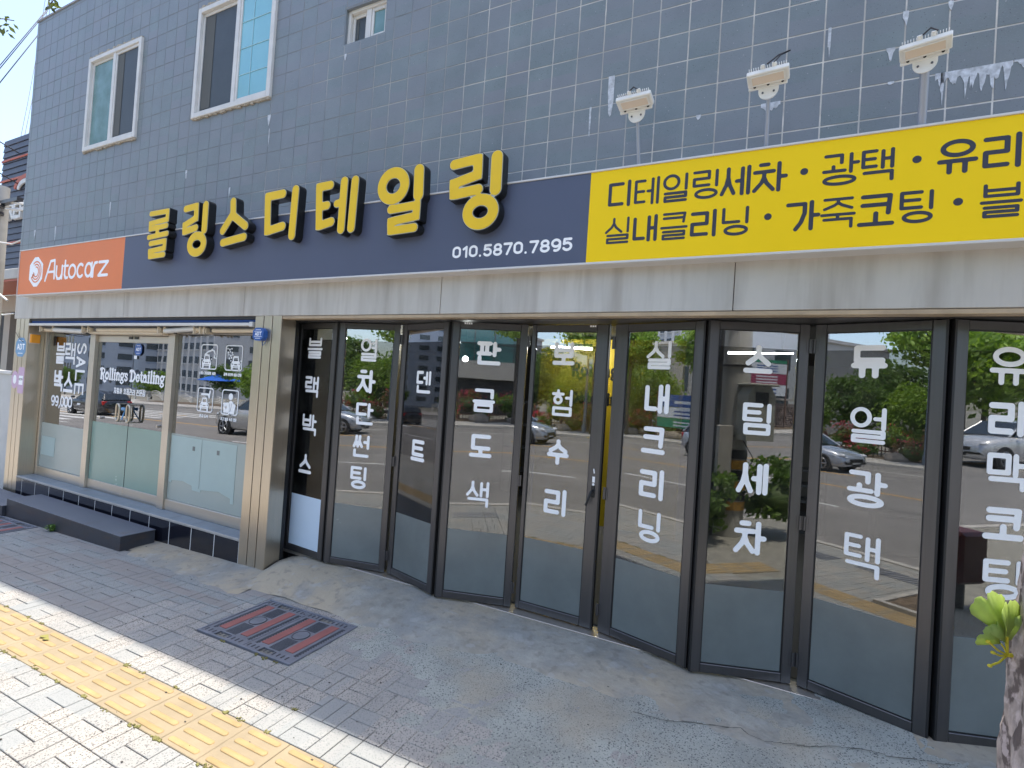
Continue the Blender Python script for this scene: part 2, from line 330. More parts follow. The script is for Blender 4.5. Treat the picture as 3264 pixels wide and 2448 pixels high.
def letters(name, groups, m, parent, y, depth=0.001, matr=None):
    for g in groups:
        me = outline_mesh(name, g, depth, m)
        o = link(name, me, parent)
        if matr is not None: o.matrix_local = matr @ Matrix.Translation((0, y, 0))
        else: o.location = (0, y, 0)

def GZ(x, y): return 0.0153 + 0.02663 * (x + 3.787) + 0.00765 * (y + 1.9245)
ROADZ = -0.13
# ------------------------------------------------------------ materials
M = {}
M['tile'] = mat('wall_tile_granite', (0.178, 0.212, 0.215), 0.38, var=0.16, scale=3.0, bump=0.12, bscale=90,
                speck=[(60, 0.15, (0.06, 0.07, 0.08)), (22, 0.07, (0.42, 0.42, 0.40)), (120, 0.2, (0.25, 0.27, 0.29))])
cell_random(M['tile'], (0.2, 50, 0.2), None, (0.215, 0.212, 0.235), 0.6, (0.0, 0.3, 0.25))
mixcol(M['tile'], noise_mask(1.3, 0.5, 0.75, (1.5, 1, 0.25), 0.30, 7.7), (0.125, 0.145, 0.145))
mixcol(M['tile'], noise_mask(0.5, 0.45, 0.75, (1, 1, 0.35), 0.3, 3.1), (0.22, 0.25, 0.29))
M['grout'] = mat('wall_grout', (0.66, 0.62, 0.57), 0.9, var=0.25, scale=9)
def _gx(N, L):
    g = N.new('ShaderNodeNewGeometry'); s = N.new('ShaderNodeSeparateXYZ'); L.new(g.outputs['Position'], s.inputs[0])
    n = N.new('ShaderNodeTexNoise'); n.inputs['Scale'].default_value = 1.1; n.inputs['Detail'].default_value = 5; L.new(g.outputs['Position'], n.inputs[0])
    a = N.new('ShaderNodeMath'); a.operation = 'MULTIPLY_ADD'; a.inputs[1].default_value = -0.22; a.inputs[2].default_value = -0.62; L.new(s.outputs[0], a.inputs[0])
    z = N.new('ShaderNodeMath'); z.operation = 'MULTIPLY_ADD'; z.inputs[1].default_value = 0.12; z.inputs[2].default_value = -0.5; L.new(s.outputs[2], z.inputs[0])
    b = N.new('ShaderNodeMath'); b.operation = 'MULTIPLY_ADD'; b.inputs[1].default_value = 2.6; L.new(n.outputs[0], b.inputs[0]); L.new(a.outputs[0], b.inputs[2])
    c = N.new('ShaderNodeMath'); c.operation = 'ADD'; L.new(b.outputs[0], c.inputs[0]); L.new(z.outputs[0], c.inputs[1])
    d = N.new('ShaderNodeMath'); d.operation = 'SUBTRACT'; d.inputs[1].default_value = .80; d.use_clamp = True; L.new(c.outputs[0], d.inputs[0]); return d.outputs[0]
mixcol(M['grout'], _gx, (0.19, 0.205, 0.225))
mixcol(M['grout'], noise_mask(2.2, .45, .62, (1, 1, 1), .45, 6), (0.30, 0.29, 0.28))
M['lime'] = mat('lime_stain', (0.55, 0.57, 0.60), 0.9, var=0.35, scale=30)
M['steel'] = mat('brushed_steel', (0.62, 0.56, 0.48), 0.34, 0.85, var=0.05, scale=3, stretch=(1, 1, 60), bump=0.03, bscale=20)
M['steel_v'] = mat('brushed_steel_column', (0.60, 0.52, 0.41), 0.30, 0.9, var=0.06, scale=3, stretch=(60, 60, 1))
M['lintel'] = mat('lintel_sheet', (0.57, 0.53, 0.48), 0.42, 0.35, var=0.10, scale=1.6, stretch=(1.5, 1.5, 0.5), bump=0.05, bscale=5)
mixcol(M['lintel'], noise_mask(3.0, 0.52, 0.8, (2.2, 1, 0.25), 0.55, 1.3), (0.27, 0.22, 0.18))
mixcol(M['lintel'], noise_mask(9.0, 0.5, 0.75, (1.6, 1, 0.12), 0.35, 4.3), (0.33, 0.28, 0.23))
M['dark'] = mat('dark_groove', (0.02, 0.02, 0.022), 0.6)
M['alu'] = mat('door_aluminium', (0.115, 0.112, 0.115), 0.33, 0.75, var=0.06, scale=2, stretch=(20, 20, 1))
M['rubber'] = mat('rubber_seal', (0.015, 0.015, 0.016), 0.5)
M['navy'] = mat('navy_panel', (0.082, 0.096, 0.150), 0.42, var=0.05, scale=1.2)
M['orange'] = mat('orange_panel', (0.80, 0.22, 0.07), 0.5, var=0.05, scale=1.2)
M['yellow'] = mat('yellow_panel', (0.97, 0.66, 0.004), 0.5, var=0.03, scale=1.0, spec=0.25)
M['signtrim'] = mat('sign_trim', (0.66, 0.64, 0.62), 0.4, 0.1)
M['lettext'] = mat('navy_vinyl', (0.035, 0.038, 0.06), 0.5)
M['face'] = mat('yellow_letter_face', (0.84, 0.54, 0.001), 0.40, var=0.05, scale=2.5)
M['rim'] = mat('letter_rim', (0.50, 0.50, 0.42), 0.4, 0.3)
M['return'] = mat('black_letter_return', (0.012, 0.013, 0.014), 0.35)
M['white'] = mat('white_vinyl', (0.97, 0.97, 0.97), 0.45)
M['black'] = mat('black_vinyl', (0.01, 0.01, 0.01), 0.5)
M['glass'] = glass('door_glass', 0.36, (0.66, 0.68, 0.69))
M['glass2'] = glass('shop_glass', 0.26, (0.40, 0.46, 0.45))
M['film'] = glass('tint_film', 0.06, (0.75, 0.75, 0.74))
M['winglass'] = glass('upper_window_glass', 0.16, (0.75, 0.85, 0.84))
M['tealpane'] = mat('teal_backed_glass', (0.16, 0.42, 0.50), 0.12, col2=(0.22, 0.50, 0.56), scale=1.5, spec=0.8)
M['greenpane'] = mat('green_backed_glass', (0.08, 0.17, 0.15), 0.12, col2=(0.16, 0.30, 0.30), scale=3, spec=0.8)
M['frost'] = mat('frosted_film', (0.155, 0.178, 0.175), 0.24, var=0.14, scale=2, spec=0.6)
M['frost1'] = mat('pale_blue_film', (0.62, 0.74, 0.86), 0.35, var=0.03, scale=2)
M['frostg'] = mat('green_frosted_film', (0.24, 0.36, 0.30), 0.25, var=0.05, scale=1.5, spec=0.7)
M['frostw'] = mat('grey_frosted_film', (0.38, 0.43, 0.39), 0.25, var=0.05, scale=1.5, spec=0.7)
M['paper'] = mat('white_paper', (0.44, 0.54, 0.50), 0.45, var=0.04, scale=4)
M['pvc'] = mat('white_pvc', (0.66, 0.64, 0.60), 0.45, var=0.08, scale=6)
M['pvcold'] = mat('crumbling_filler', (0.42, 0.36, 0.28), 0.9, var=0.3, scale=25, bump=0.5, bscale=80)
M['muntin'] = mat('pale_muntin', (0.40, 0.62, 0.66), 0.5)
M['screenpale'] = mat('screen_over_frame', (0.10, 0.10, 0.09), 0.7)  # paler brownish tone for a strip on the insect screen
M['screen'] = mat('insect_screen', (0.045, 0.055, 0.062), 0.45, var=0.25, scale=2.5)
M['curtain'] = mat('room_curtain', (0.10, 0.20, 0.19), 0.8, var=0.2, scale=5)
M['tan'] = mat('tan_trim', (0.46, 0.35, 0.23), 0.5, var=0.2, scale=5)
M['beige'] = mat('cream_paint', (0.68, 0.56, 0.40), 0.45, var=0.07, scale=8)
M['blue'] = mat('blue_fabric', (0.02, 0.07, 0.24), 0.8, var=0.2, scale=12)
M['adt'] = mat('blue_plastic', (0.02, 0.10, 0.36), 0.3)
M['adtpale'] = mat('pale_blue_sticker', (0.16, 0.34, 0.55), 0.4)
M['pink'] = mat('pink_sticker', (0.62, 0.42, 0.56), 0.5)
M['orangebox'] = mat('orange_plastic', (0.85, 0.33, 0.02), 0.4)
M['ledge'] = mat('ledge_tile', (0.20, 0.235, 0.27), 0.4, var=0.14, scale=7, bump=0.1)
M['plinth'] = mat('navy_glazed_tile', (0.010, 0.011, 0.018), 0.14, var=0.2, scale=2, spec=0.6)
M['plinthgrout'] = mat('plinth_grout', (0.75, 0.73, 0.70), 0.8)
M['checker'] = mat('grey_metal_step', (0.16, 0.17, 0.20), 0.5, 0.3, var=0.10, scale=5, bump=0.5, bscale=160)
M['skirt'] = mat('dark_step_skirt', (0.055, 0.058, 0.07), 0.4, 0.3, var=0.2, scale=8, bump=0.5, bscale=120)
mixcol(M['skirt'], noise_mask(5, 0.5, 0.75, (1, 1, 3), 0.5, 5), (0.12, 0.07, 0.045))
mixcol(M['checker'], noise_mask(4, 0.58, 0.75, (1, 1, 3), 0.35, 5), (0.16, 0.09, 0.06))
M['concrete'] = mat('worn_concrete', (0.29, 0.285, 0.25), 0.85, var=0.25, scale=5.5, bump=1.0, bscale=22, speck=[(90, 0.2, (0.22, 0.22, 0.21))])
mixcol(M['concrete'], noise_mask(1.1, 0.40, 0.60, (1, 1, 1), 0.8, 9), (0.40, 0.335, 0.235))
mixcol(M['concrete'], noise_mask(2.6, 0.52, 0.66, (1, 1, 1), 0.6, 4), (0.21, 0.225, 0.225))
mixcol(M['concrete'], noise_mask(14, 0.56, 0.66, (1, 1, 1), 0.5, 24), (0.19, 0.175, 0.15))
mixcol(M['concrete'], noise_mask(7, 0.60, 0.66, (1, 1, 1), 0.5, 14), (0.36, 0.36, 0.34))
M['cement'] = mat('rough_cement', (0.31, 0.325, 0.295), 0.9, var=0.2, scale=3.0, bump=0.6, bscale=140, speck=[(62, 0.28, (0.09, 0.10, 0.10)), (100, 0.30, (0.13, 0.14, 0.14)), (48, 0.17, (0.42, 0.42, 0.38))])
mixcol(M['cement'], noise_mask(2.3, .5, .68, (1, 1, 1), .5, 2.2), (0.36, 0.31, 0.23))
PV = [(75, 0.30, (0.085, 0.08, 0.075)), (40, 0.18, (0.40, 0.36, 0.32)), (105, 0.30, (0.12, 0.115, 0.11))]
M['paver'] = mat('granite_paver', (0.335, 0.315, 0.285), 0.85, var=0.14, scale=2.2, bump=0.45, bscale=170, speck=PV)
cell_random(M['paver'], (0.2, 0.2, 9), None, (0.24, 0.255, 0.255), 0.8, (0.17, 0.11, 0.3))
M['paverold'] = mat('grey_paver', (0.255, 0.27, 0.262), 0.88, var=0.12, scale=2.4, bump=0.4, bscale=150, speck=[(75, 0.26, (0.11, 0.115, 0.11)), (50, 0.15, (0.32, 0.32, 0.30))])
cell_random(M['paverold'], (0.5, 0.1, 9), None, (0.25, 0.22, 0.20), 0.75, (0.1, 0.03, 0.3))
M['joint'] = mat('paver_joint', (0.23, 0.22, 0.19), 0.95, var=0.3, scale=12)
M['tactile'] = mat('yellow_tactile', (0.27, 0.215, 0.135), 0.8, var=0.13, scale=5, bump=0.25, bscale=120, speck=[(260, 0.15, (0.20, 0.16, 0.10))])
M['tacbar'] = mat('yellow_tactile_bar', (0.34, 0.235, 0.105), 0.75, var=0.16, scale=7, bump=0.2, bscale=120)
M['iron'] = mat('cast_iron', (0.19, 0.20, 0.23), 0.5, 0.3, var=0.2, scale=14, bump=0.3, bscale=120)
M['rib'] = mat('cast_iron_rib', (0.07, 0.075, 0.085), 0.5, 0.3, var=0.2, scale=20)
M['redstrip'] = mat('red_insert', (0.27, 0.10, 0.09), 0.6, var=0.12, scale=9)
M['asphalt'] = mat('asphalt', (0.19, 0.18, 0.17), 0.9, var=0.16, scale=0.7, bump=0.3, bscale=60)
mixcol(M['asphalt'], noise_mask(0.5, 0.5, 0.7, (0.08, 1.6, 1), 0.4, 2), (0.13, 0.125, 0.12))
M['paintw'] = mat('road_paint_white', (0.55, 0.55, 0.53), 0.7, var=0.2, scale=5)
M['painty'] = mat('road_paint_yellow', (0.62, 0.33, 0.04), 0.7, var=0.2, scale=5)
M['kerb'] = mat('kerb_stone', (0.40, 0.38, 0.35), 0.8, var=0.15, scale=5)
M['soil'] = mat('soil', (0.13, 0.095, 0.065), 0.95, var=0.35, scale=12, bump=0.6, bscale=40)
M['room'] = mat('room_wall', (0.16, 0.155, 0.15), 0.9)
M['tube'] = mat('tube_light', (0.9, 0.9, 0.9), 0.5, emit=((0.95, 1.0, 0.96), 45.0))
M['roomyellow'] = mat('yellow_partition', (0.72, 0.50, 0.02), 0.5, var=0.04, scale=2)
M['galv'] = mat('galvanised_pole', (0.36, 0.39, 0.45), 0.4, 0.4)
M['lampwhite'] = mat('lamp_housing', (0.80, 0.79, 0.75), 0.45, var=0.06, scale=15)
M['lens'] = mat('lamp_lens', (0.74, 0.62, 0.50), 0.15)
M['cable'] = mat('cable_black', (0.02, 0.02, 0.025), 0.5)
M['bark'] = mat('ginkgo_bark', (0.36, 0.30, 0.27), 0.9, var=0.5, scale=60, bump=1.0, bscale=26, coord='pos', stretch=(1, 1, 0.35))
M['bark2'] = mat('tree_bark', (0.10, 0.085, 0.07), 0.9, var=0.3, scale=9, bump=0.6, bscale=14)

# ------------------------------------------------------------ the building
bld = empty('shop_building', (0, 0, 0), 'two-storey shop building faced with square blue-grey stone tiles above a metal lintel', 'building')
WIN = [(-8.77, 4.826, -7.50, 6.115), (-6.335, 4.84, -5.00, 6.13), (-4.02, 5.14, -3.50, 5.51)]
XL, XR, ZB, ZT = -10.47, 4.6, 2.75, 7.10
def split(rects, h):
    out = []
    for a in rects:
        if h[0] >= a[2] or h[2] <= a[0] or h[1] >= a[3] or h[3] <= a[1]: out.append(a); continue
        x0, z0, x1, z1 = a
        if h[0] > x0: out.append((x0, z0, h[0], z1)); x0 = h[0]
        if h[2] < x1: out.append((h[2], z0, x1, z1)); x1 = h[2]
        if h[1] > z0: out.append((x0, z0, x1, h[1])); z0 = h[1]
        if h[3] < z1: out.append((x0, h[3], x1, z1))
    return out
rects = [(XL, ZB, XR, ZT)]
for h in WIN: rects = split(rects, h)
b = MB()
for x0, z0, x1, z1 in rects: b.box(x0, 0.0022, z0, x1, 0.26, z1)
b.obj('front_wall', M['grout'], bld)
M['sidewall'] = mat('rendered_side_wall', (0.30, 0.30, 0.31), 0.9, var=0.1, scale=2)
b = MB(); b.box(XL, 0.262, -0.6, XL + 0.2, 8, ZT); b.box(XR - .2, .262, -.6, XR, 8, ZT); b.box(XL + .2, 7.8, -.6, XR - .2, 8, ZT); b.obj('side_wall', M['sidewall'], bld)
b = MB(); b.box(XL + .2, 0.262, 6.9, XR - .2, 7.8, 7.05); b.box(XL - 0.012, -0.012, 7.101, XR, 0.3, 7.125); b.obj('roof', M['sidewall'], bld)
b = MB(); b.box(XL + .2, 0.262, 2.80, XR - .2, 7.8, 2.95); b.obj('floor_slab', M['room'], bld)
# tiles, one by one: the 300 that show largest are parts of their own
TS = 0.2; G = 0.0042; tiles = []
def px(p):
    d = Vector(p) - CAM; zc = d.dot(Vector(rz)); return (1632 + 1602.7 * d.dot(Vector(rx)) / zc, 1224 + 1602.7 * d.dot(Vector(ry)) / zc, zc)
for i in range(-53, 23):
    for k in range(-4, 18):
        r = [(i * TS + G, 3.65 + k * TS + G, (i + 1) * TS - G, 3.65 + (k + 1) * TS - G)]
        r = [(max(a[0], XL), a[1], min(a[2], XR), min(a[3], ZT)) for a in r]; r = [a for a in r if a[2] - a[0] > .02 and a[3] - a[1] > .015]
        whole = len(r) == 1 and r[0][2] - r[0][0] > .19 and r[0][3] - r[0][1] > .19
        for h in WIN:
            n = split(r, (h[0] - .002, h[1] - .002, h[2] + .002, h[3] + .002)); whole = whole and n == r; r = n
        if not r: continue
        cx, cz = (i + .5) * TS, 3.65 + (k + .5) * TS; q = px((cx, 0, cz)); vis = -80 < q[0] < 3340 and -60 < q[1] < 2448 and cz > 3.6
        tiles.append((-(1 / q[2]) if vis and whole else 1, i, k, r))
tiles.sort(key=lambda t: t[0])
tb = MB(); w = TS / 2 - G; tb.box(-w, -0.001, -w, w, 0.010, w, 0.0012); tme = tb.mesh('wall_tile', M['tile'])
rest = MB()
for n, (key, i, k, r) in enumerate(tiles):
    if n < 300 and key < 0:
        o = link('wall_tile', tme, bld, ((i + .5) * TS, 0.001 + random.uniform(-.0006, .0006), 3.65 + (k + .5) * TS))
    else:
        for a in r: rest.box(a[0], random.uniform(-.0006, .0012), a[1], a[2], 0.010, a[3], 0.0012)
tag(rest.obj('wall_tile', M['tile'], bld), kind='stuff')
# lime stains dripping from the joints
def stain(x0, x1, ztop, lens, w=.012):
    b = MB(); n = max(3, int((x1 - x0) / w)); top = []; bot = []
    xs = [x0 + (x1 - x0) * i / n for i in range(n + 1)]
    for i, x in enumerate(xs):
        l = lens(i / n) * random.uniform(.55, 1.15); bot.append((x, ztop - max(.006, l)))
    for i in range(n):
        y = -0.0030 - .0006 * (i % 2)
        b.add([(xs[i], y, bot[i][1]), (xs[i+1], y, bot[i+1][1]), (xs[i+1], y, ztop + .004), (xs[i], y, ztop + .004), (xs[i], y + .003, bot[i][1]), (xs[i+1], y + .003, bot[i+1][1]), (xs[i+1], y + .003, ztop + .004), (xs[i], y + .003, ztop + .004)],
              [(0,1,2,3),(7,6,5,4),(0,4,5,1),(2,6,7,3),(1,5,6,2),(3,7,4,0)])
    b.obj('lime_stain', M['lime'], bld)
dr = lambda c, l, s: (lambda t: l * math.exp(-((t - c) / s) ** 2))
for a_ in ((-1.345, -1.300, 4.25, .30, .7, .009), (-1.477, -1.463, 4.05, .24, .6, .006), (.018, .034, 4.25, .17, .7, .006), (.315, .357, 4.05, .075, .4, .007), (.385, .412, 4.25, .09, .5, .007), (.590, .612, 4.25, .06, .5, .007),
           (.572, .588, 3.85, .19, .6, .006), (-5.03, -4.985, 4.65, .14, .4, .009), (-4.995, -4.985, 4.5, .2, .6, .005), (-8.0, -7.975, 4.05, .20, .5, .007), (-9.42, -9.39, 3.85, .2, .5, .008), (-10.05, -10.0, 3.85, .14, .4, .010),
           (-3.99, -3.965, 5.05, .06, .5, .008), (-6.4, -6.37, 4.25, .14, .5, .008), (-5.58, -5.56, 3.95, .12, .5, .007), (-.72, -.69, 3.85, .03, .5, .008), (-.33, -.22, 3.85, .05, .5, .009), (.33, .36, 3.85, .02, .5, .006)):
    stain(a_[0], a_[1], a_[2], dr(.5, a_[3], a_[4]), a_[5])
stain(.548, .70, 3.85, lambda t: .035 + .09 * abs(math.sin(t * 9)) ** 3 * (t + .3), .006); stain(.70, .80, 3.85, lambda t: .05 + .08 * abs(math.sin(t * 7 + 1)) ** 2, .006); stain(.80, .875, 3.85, lambda t: .02 + .12 * abs(math.sin(t * 6 + .6)) ** 2, .006); stain(.88, 1.1, 3.85, lambda t: .05 * abs(math.sin(t * 8)) ** 3, .007)
# upper windows
def window(x0, z0, x1, z1, mull, rec, left, right, lab):
    f = empty('window', (x0, rec, z0), lab); f.parent = bld
    W_, H_ = x1 - x0, z1 - z0; b = MB(); t = .055 if W_ > .8 else .04; y0 = -.03 if rec < .1 else 0
    for a in ((0, 0, t, H_), (W_ - t, 0, W_, H_), (t, 0, W_ - t, t), (t, H_ - t, W_ - t, H_)): b.box(a[0], y0, a[1], a[2], y0 + .09, a[3], .004)
    m_ = mull - x0; b.box(m_ - .03, y0 + .01, t, m_ + .03, y0 + .075, H_ - t, .003)
    for s0, s1, yy in ((t, m_ - .03, y0 + .035), (m_ + .03, W_ - t, y0 + .018)):
        for a in ((s0, t, s0 + .03, H_ - t), (s1 - .03, t, s1, H_ - t), (s0 + .03, t, s1 - .03, t + .035), (s0 + .03, H_ - t - .035, s1 - .03, H_ - t)): b.box(a[0] + .001, yy, a[1] + .001, a[2] - .001, yy + .03, a[3] - .001, .002)
    b.obj('frame', M['pvc'], f)
    for (s0, s1), kd, yy in (((t + .03, m_ - .06), left, y0 + .045), ((m_ + .06, W_ - t - .03), right, y0 + .03)):
        b = MB(); b.box(s0, yy, t + .035, s1, yy + .006, H_ - t - .035)
        b.obj('screen' if kd == 's' else 'pane', M['screen'] if kd == 's' else (M['tealpane'] if W_ > 1.3 else M['greenpane']), f)
        if kd == 's': b = MB(); b.box(s0 + .02, yy - .004, t + .05, s0 + (s1 - s0) * .32, yy - .001, H_ - t - .05); b.obj('screen_frame', M['screenpale'], f)
        if kd == 'g' and W_ > 1.3:
            b = MB(); n = 4
            for i in range(1, n): b.box(s0, yy - .006, t + (H_ - 2 * t) * i / n - .004, s1, yy - .001, t + (H_ - 2 * t) * i / n + .0015)
            for xx in (.4,): b.box(s0 + (s1 - s0) * xx - .001, yy - .0055, t + .036, s0 + (s1 - s0) * xx + .004, yy - .0015, H_ - t - .036)
            b.obj('muntin', M['muntin'], f)
    b = MB(); b.box(.02, .16, .02, W_ - .02, .2, H_ - .02); b.obj('curtain', M['curtain'], f)
    if rec < .1:
        b = MB()
        for i in range(26):
            u = W_ * i / 26; b.box(u, y0 + .005, H_ + .001, u + W_ / 26 - .004, .02, H_ + random.uniform(.012, .04), .003)
            b.box(u, y0 + .01, -random.uniform(.01, .03), u + W_ / 26 - .003, .02, -.001, .003)
        for i in range(20): v = H_ * i / 20; b.box(-random.uniform(.008, .025), y0 + .012, v, -.001, .02, v + H_ / 20 - .003, .003)
        b.obj('filler', M['pvcold'], f)
    return f
window(*WIN[0], -8.13, 0, 'g', 's', 'smaller white sliding window at the left end of the upper wall')
window(*WIN[1], -5.62, 0, 's', 'g', 'larger white sliding window left of the sign letters')
window(*WIN[2], -3.76, .065, 's', 'g', 'little recessed window near the top of the wall')
b = MB(); h = WIN[2]      # tiled reveal of the small window
b.box(h[0] + .0005, .003, h[1] + .013, h[0] + .012, .064, h[3] - .013); b.box(h[2] - .012, .003, h[1] + .013, h[2] - .0005, .064, h[3] - .013); b.box(h[0] + .0005, .003, h[3] - .0125, h[2] - .0005, .064, h[3] - .0005); b.box(h[0] + .0005, .003, h[1] + .0005, h[2] - .0005, .064, h[1] + .0125)
b.obj('reveal', M['tile'], bld)
for h in WIN: b = MB(); b.box(h[0] - .1, .45, h[1] - .1, h[2] + .1, .5, h[3] + .1); b.obj('room_back', M['room'], bld)

# lintel sheets, soffit, columns
sx = [-10.18, -9.62, -7.28, -5.05, -2.62, -.42, 2.1, 4.5]
for a, c in zip(sx[:-1], sx[1:]):
    b = MB(); b.box(a + .002, -.1 + random.uniform(0, .002), 2.515, c - .002, -.03, 2.88, .003); b.obj('lintel_sheet', M['lintel'], bld)
b = MB(); b.box(-10.17, -.085, 2.52, 4.5, .003, 2.87); b.obj('lintel_core', M['dark'], bld)
b = MB(); b.box(-4.47, -.095, 2.484, 4.5, -.005, 2.512, .003); b.box(-4.47, -.004, 2.500, 4.5, .06, 2.513); b.obj('soffit_trim', M['tan'], bld)
b = MB(); b.box(-4.72, .061, 2.489, 4.5, .36, 2.74); b.box(-4.72, .361, 2.489, 4.5, .42, 2.79); b.obj('track_header', M['alu'], bld)
b = MB(); b.box(-10.1, .005, 2.36, -4.86, .3, 2.79); b.obj('shopfront_header', M['room'], bld)
def column(x0, x1, z0, ret, side):
    t = empty('steel_column', (x0, -.1, z0)); t.parent = bld
    n = 3; w = (x1 - x0) / n
    for i in range(n): b = MB(); b.box(w * i + (.006 if i else 0), 0, 0, w * (i + 1) - (.006 if i < 2 else 0), .02, 2.515 - z0 - .001, .003); b.obj('cladding_sheet', M['steel_v'], t)
    b = MB(); b.box(.012, .014, 0, x1 - x0 - .012, .19, 2.514 - z0); b.obj('groove', M['dark'], t)
    b = MB()
    if side > 0: b.box(x1 - x0 - .011, .006, .01, x1 - x0 + .001, ret, 2.514 - z0, .002)
    else: b.box(-.001, .006, .01, .011, ret, 2.514 - z0, .002)
    b.obj('return_sheet', M['steel_v'], t)
    return t
column(-10.10, -9.71, -.30, .19, 1); column(-4.857, -4.476, -.16, .175, 1)
b = MB(); b.box(-4.72, .08, -.1, -4.605, .36, 2.488); b.box(-4.604, .262, -.05, -4.56, .36, 2.487); b.obj('door_jamb', M['alu'], bld)
b = MB(); b.box(-4.49, .078, -.1, -4.478, .12, 2.48); b.obj('jamb_seal', M['rubber'], bld)
b = MB(); b.box(-4.86, .095, -.4, -4.73, .36, 2.5); b.box(-10.3, .09, -.5, -9.73, .3, 2.5); b.obj('pier', M['room'], bld)
# ------------------------------------------------------------ plinth and ledge (parts of the building)
b = MB(); b.box(-9.71, -.0985, -.5, -4.858, .3, .232); b.obj('plinth_core', M['plinthgrout'], bld)
for k in range(13):
    x1 = -4.862 - .39 * k; x0 = max(-9.71, x1 - .380)
    if x1 - x0 < .05: continue
    b = MB(); b.box(x0, -.100, -.5, x1, -.090, .232, .002); b.obj('plinth_tile', M['plinth'], bld)
b = MB(); b.box(-9.708, -.104, .2345, -4.859, -.085, .258, .003); b.obj('ledge_edge', M['kerb'], bld)
for k in range(12):
    x1 = -4.86 - .405 * k; b = MB(); b.box(max(x1 - .402, -9.708), -.084, .236, x1, .125, .2595, .002); b.obj('ledge_tile', M['ledge'], bld)

# ------------------------------------------------------------ left shopfront
sf = empty('glass_shopfront', (0, 0, 0), 'glazed steel shopfront with double entrance doors behind the two metal steps', 'shopfront')
yf = .09
b = MB()
for x0, x1, z0, z1, dp in ((-9.705, -9.655, .26, 2.36, 0), (-8.395, -8.27, .26, 2.345, -.015), (-6.62, -6.495, .26, 2.345, -.015), (-5.02, -4.87, .26, 2.36, 0)):
    b.box(x0, yf + dp, z0, x1, yf + .07, z1, .003)
for x0, x1 in ((-9.654, -8.396), (-6.494, -5.021)):
    b.box(x0, yf + .004, .26, x1, yf + .06, .385, .004); b.box(x0, yf + .004, 2.345, x1, yf + .06, 2.36, .003)
b.box(-8.269, yf - .008, 2.315, -6.621, yf + .07, 2.36, .003)
b.obj('frame', M['steel'], sf)
b = MB(); b.box(-8.268, yf + .02, .2605, -6.622, yf + .065, .268); b.obj('threshold', M['steel'], sf)
for nm, x0, x1, ft, fm in (('bay1', -9.653, -8.397, 1.026, 'frostw'), ('bay3', -6.493, -5.022, 1.165, 'frostw')):
    b = MB(); b.box(x0, yf + .03, .386, x1, yf + .038, 2.344); b.obj('pane', M['glass2'], sf)
    b = MB(); b.box(x0 + .001, yf + .027, .387, x1 - .001, yf + .0285, ft); b.obj('frosted_film', M[fm], sf)
b = MB(); b.box(-9.61, yf + .0235, .56, -9.23, yf + .0255, .83); b.obj('paper_sheet', M['paper'], sf)
pp = [(-6.47, 1.14), (-5.29, 1.14), (-5.29, .50), (-5.34, .50), (-5.345, .555), (-5.42, .57), (-5.55, .60), (-5.7, .585), (-5.86, .575), (-5.87, .545), (-6.02, .55), (-6.03, .60), (-6.2, .63), (-6.42, .615), (-6.425, .585), (-6.47, .59)]
b = MB(); b.prism([(x, z) for x, z in pp][::-1], yf + .0235, yf + .0255, 'y'); b.obj('paper_sheet', M['paper'], sf)
b = MB(); b.box(-5.895, yf + .0215, .585, -5.892, yf + .0228, 1.14); b.obj('paper_seam', M['frost'], sf)
for u in (-6.06, -5.62): b = MB(); b.box(u, yf + .0215, 1.00, u + .045, yf + .0228, 1.05); b.obj('tape_square', M['frost'], sf)
for x0, x1, hx in ((-8.268, -7.414, -7.44), (-7.408, -6.622, -7.36)):
    d = empty('entrance_door', (x0, yf + .02, .27)); d.parent = sf; w = x1 - x0
    b = MB(); b.box(0, -.004, .002, w, .03, .115, .004); b.obj('bottom_rail', M['steel'], d)
    b = MB(); b.box(0, -.004, 1.955, w, .03, 2.04, .004); b.obj('top_rail', M['steel'], d)
    b = MB(); b.box(.003, .008, .116, w - .003, .018, 1.954); b.obj('pane', M['glass2'], d)
    b = MB(); b.box(.004, .0045, .117, w - .004, .006, .888); b.obj('frosted_film', M['frostg'], d)
    b = MB(); s = -.11 if hx < -7.41 else .045; c = hx - x0 + (s + .03)
    lp = [(c - .036, -.07, 1.0), (c - .036, -.07, 1.12)] + [(c - .036 * math.cos(t), -.07, 1.12 + .05 * math.sin(t)) for t in (.5, 1.2, 1.9, 2.6)] + [(c + .036, -.07, 1.12), (c + .036, -.07, 1.0)] + [(c + .036 * math.cos(t), -.07, 1.0 - .05 * math.sin(t)) for t in (.5, 1.2, 1.9, 2.6)] + [(c - .036, -.07, 1.0)]
    b.tube(lp, .013, 8, cap=False); b.tube([(c, -.07, 1.17), (c, .008, 1.17)], .009, 6); b.tube([(c, -.07, .95), (c, .008, .95)], .009, 6); b.obj('handle', M['steel_v'], d)
    kx = .22 if hx < -7.41 else w - .13
    b = MB(); b.tube([(kx, .007, .95), (kx, -.02, .95)], .016, 10); b.obj('door_stop', M['steel'], d)
    b = MB(); b.box(.02 if hx > -7.41 else w - .10, -.014, 2.0, .10 if hx > -7.41 else w - .02, -.005, 2.03, .002); b.obj('door_patch', M['rubber'], d)
b = MB(); b.box(-7.45, yf - .055, 1.36, -7.37, yf - .03, 1.40, .008); b.tube([(-7.42, yf - .02, 1.36), (-7.38, yf - .07, 1.25)], .008, 6); tag(b.obj('bicycle_lock', M['adtpale'], None), 'pale blue lock looped through both entrance door handles', 'lock')
